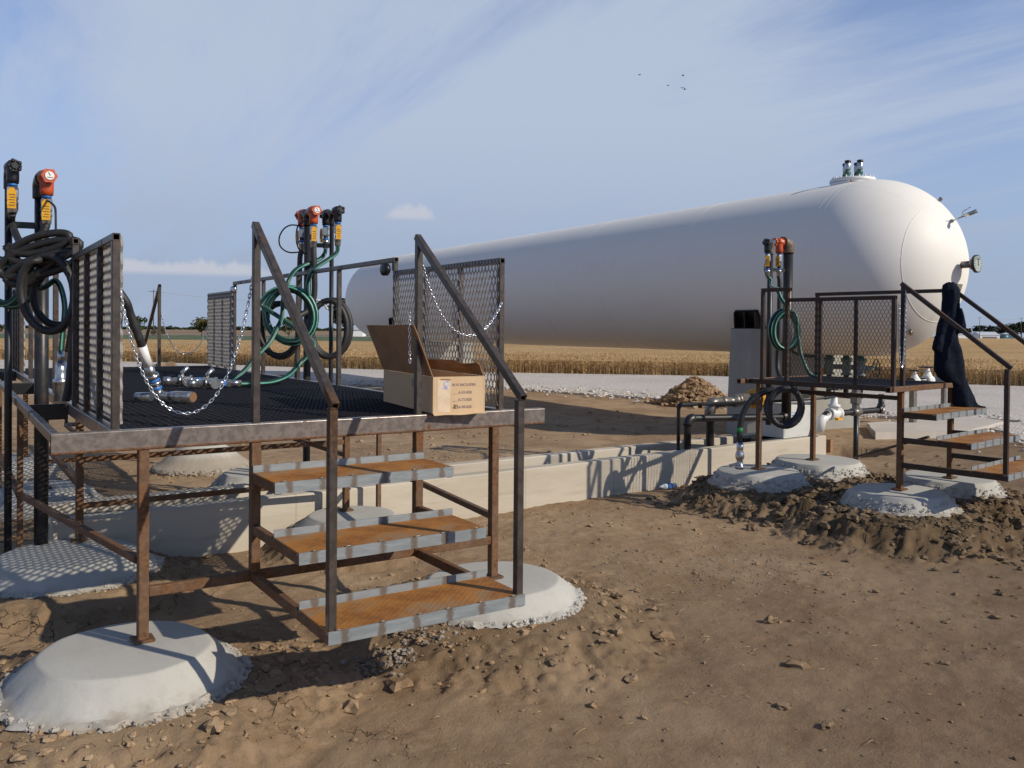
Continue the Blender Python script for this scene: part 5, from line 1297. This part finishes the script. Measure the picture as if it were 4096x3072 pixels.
shed('teal house with a small white window', 450, at(4030,450), 5.0, 4, 2.8, 3.4, (m_tealw,m_roofg), ZR, win=(-1.2,.8,1.7), name='house')
shed('small pale outbuilding at the right edge of the field', 450, at(4062,450), 2.6, 3, 1.7, 2.3, (m_shedw,m_roofg), ZR)
shed('small white house under the tall tree', 218, at(1432,218), 3.2, 5, 1.7, 2.5, (m_shedw,m_roofg), -.2, name='house')
def pole(lab, d, l, H, z0, r=.14):
    x, y = dl(d,l); t = thing('utility_pole', lab, 'utility pole', (x,y,z0), -.586, 'utility poles')
    b = MB(); b.cyl((0,0,-.3),(0,0,H),r,8,r2=r*.7); b.build('pole_shaft', m_pole, t)
    b = MB(); b.box((0,-.12,H-.5),(2.0,.1,.12)); b.build('crossarm', m_pole, t)
    return Vector((x,y,z0+H-.45))
a = pole('utility pole seen beside the far stair post', 192, at(614,192), 10.4, -.2)
c = pole('thin utility pole above the white garage', 430, at(3918,430), 11.4, ZR)
c2_ = pole('thin utility pole at the right edge above the trees', 430, at(4084,430), 11.2, ZR)
e = pole('utility pole hidden behind the far end of the tank', 205, at(1560,205), 10.0, -.2)
def wire(lab, p, q, sag, r=.035):
    b = MB(); b.tube([p.lerp(q,t)-Vector((0,0,sag*4*t*(1-t))) for t in [k/20 for k in range(21)]], r, 4); tag(b.build('power_line', m_road), lab, 'power line')
wire('power line crossing the sky left of the green hose', a, e, 1.6)
wire('power line in front of the trees at right', c, c2_, .8)
b = MB(); rr = random.Random(8)
for _ in range(420):
    l = rr.uniform(-560,70); d = rr.uniform(860,900); x, y = dl(d,l); hgt = 2.6+3.2*max(0,mnoise.noise(Vector((l*.012,0,0))))+rr.random()*1.4
    for _k in range(5): lump(b, (x+rr.gauss(0,4),y+rr.gauss(0,3),rr.uniform(.2,1)*hgt*.6), hgt*rr.uniform(.4,.7), rr, False, .8)
tag(b.build('far_wood', m_leafd), 'low dark line of trees on the left horizon', kind='stuff')

# birds
for k, (x, y, z) in enumerate([(40.176,40.868,19.557),(41.851,39.746,18.823),(42.709,39.185,19.53),(42.681,39.192,18.656),(42.812,39.104,18.57)]):
    b = MB(); d = Vector((math.cos(k*1.3),math.sin(k*1.3),.1)).normalized(); s = d.cross(UP).normalized()
    b.tube([d*-.10,d*-.03,d*.06,d*.10],[.008,.03,.028,.008],8)
    for sg in (-1,1): b.add([d*.04,d*-.04,s*sg*.10-d*.01+UP*.05,s*sg*.10+d*.05+UP*.05,s*sg*.20-d*.05+UP*(.02)], [(0,1,2,3),(2,4,3)])
    lab = ['leftmost dark bird of the flock high in the sky','lower bird in the middle of the flock','uppermost bird at the right of the flock','left bird of the close lower pair','right bird of the close lower pair'][k]
    tag(b.build('bird', m_bird, loc=(x,y,z)), lab, 'bird', 'birds flying in the sky')

# ------------------------------------------------------------------ sky, sun, camera
SUN_EL, SUN_AZ = R(31), R(120)     # light travels toward azimuth 120 deg (ccw from +x)
td = Vector((math.cos(SUN_AZ)*math.cos(SUN_EL), math.sin(SUN_AZ)*math.cos(SUN_EL), -math.sin(SUN_EL)))
sl = bpy.data.lights.new('sun','SUN'); sl.energy = 4.1; sl.angle = R(.55); sl.color = (1,.915,.775)
so = bpy.data.objects.new('sun', sl); COL.objects.link(so); so.rotation_euler = td.to_track_quat('-Z','Y').to_euler(); so.location = (0,0,30)
w = bpy.data.worlds.new('World'); scn.world = w; w.use_nodes = True; nt = w.node_tree; n = nt.nodes; l = nt.links
bg = n['Background']; sky = n.new('ShaderNodeTexSky'); sky.sky_type = 'NISHITA'; sky.sun_disc = False
sky.sun_elevation = SUN_EL; s_dir = -td; sky.sun_rotation = math.atan2(s_dir.x, s_dir.y)
sky.air_density = 1.0; sky.dust_density = .15; sky.ozone_density = 3.5; sky.altitude = 200
def N(t, **k):
    o = n.new(t)
    for a_, b_ in k.items(): setattr(o, a_, b_)
    return o
def mth(op, a_, b_=0.):
    o = N('ShaderNodeMath', operation=op)
    for i_, v in ((0,a_),(1,b_)):
        if isinstance(v,(int,float)): o.inputs[i_].default_value = v
        else: l.new(v, o.inputs[i_])
    return o.outputs[0]
def ss(v, a_, b_, c_=0., d_=1.):
    o = N('ShaderNodeMapRange', interpolation_type='SMOOTHSTEP'); l.new(v, o.inputs['Value'])
    for k_, q in (('From Min',a_),('From Max',b_),('To Min',c_),('To Max',d_)): o.inputs[k_].default_value = q
    return o.outputs[0]
tc = N('ShaderNodeTexCoord').outputs['Generated']; sp = N('ShaderNodeSeparateXYZ'); l.new(tc, sp.inputs[0])
zz = mth('MAXIMUM', sp.outputs[2], .0)
iz = mth('DIVIDE', 1., mth('ADD', zz, .10))
cv_ = N('ShaderNodeCombineXYZ'); l.new(mth('MULTIPLY', sp.outputs[0], iz), cv_.inputs[0]); l.new(mth('MULTIPLY', sp.outputs[1], iz), cv_.inputs[1])
def sk_noise(scale, rot, st, det=6, rough=.6, dist=.6, loc=(0,0,0)):
    m = N('ShaderNodeMapping'); m.inputs['Rotation'].default_value = (0,0,rot); m.inputs['Scale'].default_value = st; m.inputs['Location'].default_value = loc; l.new(cv_.outputs[0], m.inputs['Vector'])
    t = N('ShaderNodeTexNoise'); t.inputs['Scale'].default_value = scale; t.inputs['Detail'].default_value = det; t.inputs['Roughness'].default_value = rough; t.inputs['Distortion'].default_value = dist; l.new(m.outputs[0], t.inputs['Vector']); return t.outputs['Fac']
c1 = sk_noise(.62, R(-24), (1,.26,1), 9, .62, 1.4, (.4,1.3,0)); c2n = sk_noise(1.3, R(8), (1,.22,1), 8, .64, 1.0, (2,0,0)); c3 = sk_noise(.33, R(40), (1,.7,1), 4, .5, .3, (5.3,2,0))
cir = mth('ADD', mth('ADD', mth('MULTIPLY', c1, .50), mth('MULTIPLY', c2n, .28)), mth('MULTIPLY', c3, .34))
cm = ss(cir, .47, .64, 0., .92)
veil = mth('MULTIPLY', ss(zz, .0, .34, .88, .30), ss(zz, .5, .8, 1, 0))
def dot(v):
    o = N('ShaderNodeVectorMath', operation='DOT_PRODUCT'); l.new(tc, o.inputs[0]); o.inputs[1].default_value = v; return o.outputs['Value']
front = ss(dot((.553,.833,0)), -.25, .55)
bank = ss(dot((.425,.88,.21)), .80, .995)          # thick sheet of high cloud
rift = ss(dot((.88,.36,.31)), .93, .995)           # clearer patch at the right
cm = mth('MAXIMUM', mth('MULTIPLY', ss(mth('SUBTRACT', mth('ADD', cir, mth('MULTIPLY', bank, .085)), mth('MULTIPLY', rift, .06)), .47, .64, 0., .92), front), 0.)
mask = mth('SUBTRACT', 1., mth('MULTIPLY', mth('SUBTRACT', 1., cm), mth('SUBTRACT', 1., veil)))
tint = N('ShaderNodeMix', data_type='RGBA', blend_type='MULTIPLY'); tint.inputs['Factor'].default_value = 1.
tA = [i_ for i_ in tint.inputs if i_.name == 'A' and i_.type == 'RGBA'][0]; tB = [i_ for i_ in tint.inputs if i_.name == 'B' and i_.type == 'RGBA'][0]
zt_ = N('ShaderNodeMix', data_type='RGBA'); l.new(ss(zz, .50, .85), zt_.inputs['Factor'])
zA = [i_ for i_ in zt_.inputs if i_.name == 'A' and i_.type == 'RGBA'][0]; zB = [i_ for i_ in zt_.inputs if i_.name == 'B' and i_.type == 'RGBA'][0]
zA.default_value = (.72,.86,1.12,1); zB.default_value = (.38,.45,.56,1); l.new([o for o in zt_.outputs if o.type == 'RGBA'][0], tB)
l.new(sky.outputs[0], tA); tO = [o for o in tint.outputs if o.type == 'RGBA'][0]
mixn = N('ShaderNodeMix', data_type='RGBA'); l.new(mask, mixn.inputs['Factor'])
A_ = [i_ for i_ in mixn.inputs if i_.name == 'A' and i_.type == 'RGBA'][0]; B_ = [i_ for i_ in mixn.inputs if i_.name == 'B' and i_.type == 'RGBA'][0]
hb_ = N('ShaderNodeMix', data_type='RGBA'); l.new(ss(zz, .02, .26), hb_.inputs['Factor'])
hA = [i_ for i_ in hb_.inputs if i_.name == 'A' and i_.type == 'RGBA'][0]; hB = [i_ for i_ in hb_.inputs if i_.name == 'B' and i_.type == 'RGBA'][0]
hA.default_value = (2.85,3.5,4.75,1); hB.default_value = (3.95,4.6,5.75,1); l.new([o for o in hb_.outputs if o.type == 'RGBA'][0], B_)
l.new(tO, A_); B_.default_value = (3.95,4.6,5.75,1)
# low cumulus puffs above the horizon
az = mth('ARCTAN2', sp.outputs[0], sp.outputs[1])
el = mth('ARCSINE', sp.outputs[2])
def nz1(v, sc, seed, det=4):
    cc = N('ShaderNodeCombineXYZ'); l.new(mth('MULTIPLY', v[0], sc), cc.inputs[0]); l.new(mth('MULTIPLY', v[1], sc), cc.inputs[1]); cc.inputs[2].default_value = seed
    t = N('ShaderNodeTexNoise'); t.inputs['Scale'].default_value = 1.; t.inputs['Detail'].default_value = det; t.inputs['Roughness'].default_value = .6; l.new(cc.outputs[0], t.inputs['Vector']); return t.outputs['Fac']
def puff(a0, a1, e0, e1, sc, seed, amp):
    n1 = nz1((az, mth('MULTIPLY', el, .25)), sc, seed); n2 = nz1((az, el), sc*4, seed+5)
    env = mth('MULTIPLY', ss(az, R(a0), R(a0+(a1-a0)*.3)), ss(az, R(a1-(a1-a0)*.3), R(a1), 1, 0))
    top = mth('ADD', R(e0), mth('MULTIPLY', mth('MULTIPLY', env, R(e1-e0)), mth('ADD', mth('MULTIPLY', n1, 1.5), mth('MULTIPLY', mth('SUBTRACT', n2, .5), .5))))
    dif = mth('SUBTRACT', top, el)
    return mth('MULTIPLY', mth('MULTIPLY', ss(dif, R(-.15), R(.35)), ss(el, R(e0-.1), R(e0+.35))), mth('MULTIPLY', env, amp))
pf = mth('MAXIMUM', puff(3, 21, 3.25, 4.4, 28, 3.1, .62), puff(24.6, 29.0, 7.2, 8.5, 45, 7.7, .55))
m3 = N('ShaderNodeMix', data_type='RGBA'); l.new(pf, m3.inputs['Factor'])
A3 = [i_ for i_ in m3.inputs if i_.name == 'A' and i_.type == 'RGBA'][0]; B3 = [i_ for i_ in m3.inputs if i_.name == 'B' and i_.type == 'RGBA'][0]
l.new([o for o in mixn.outputs if o.type == 'RGBA'][0], A3); B3.default_value = (5.2,5.15,5.5,1); mixn = m3
mo = [o for o in mixn.outputs if o.type == 'RGBA'][0]
l.new(mo, bg.inputs['Color']); bg.inputs['Strength'].default_value = .12

cam = bpy.data.cameras.new('camera'); co = bpy.data.objects.new('camera', cam); COL.objects.link(co); scn.camera = co
yaw, pit, rol = -.5861, -.0111, .0084
fwd = Vector((-math.sin(yaw)*math.cos(pit), math.cos(yaw)*math.cos(pit), math.sin(pit))); rgt = Vector((math.cos(yaw),math.sin(yaw),0)); upv = rgt.cross(fwd)
r2 = rgt*math.cos(rol)+upv*math.sin(rol); u2 = -rgt*math.sin(rol)+upv*math.cos(rol)
co.matrix_world = Matrix(((r2.x,u2.x,-fwd.x,-.4176),(r2.y,u2.y,-fwd.y,-4.4465),(r2.z,u2.z,-fwd.z,1.5919),(0,0,0,1)))
cam.sensor_width = 36; cam.lens = 3433.27/4096*36; cam.shift_y = -(1536-1361.04)/4096; cam.clip_end = 4000; cam.clip_start = .05
scn.view_settings.view_transform = 'Standard'; scn.view_settings.look = 'None'; scn.view_settings.exposure = 0; scn.view_settings.gamma = 1
scn.render.resolution_x = 1024; scn.render.resolution_y = 768
scn.cycles.use_denoising = True; scn.cycles.max_bounces = 6
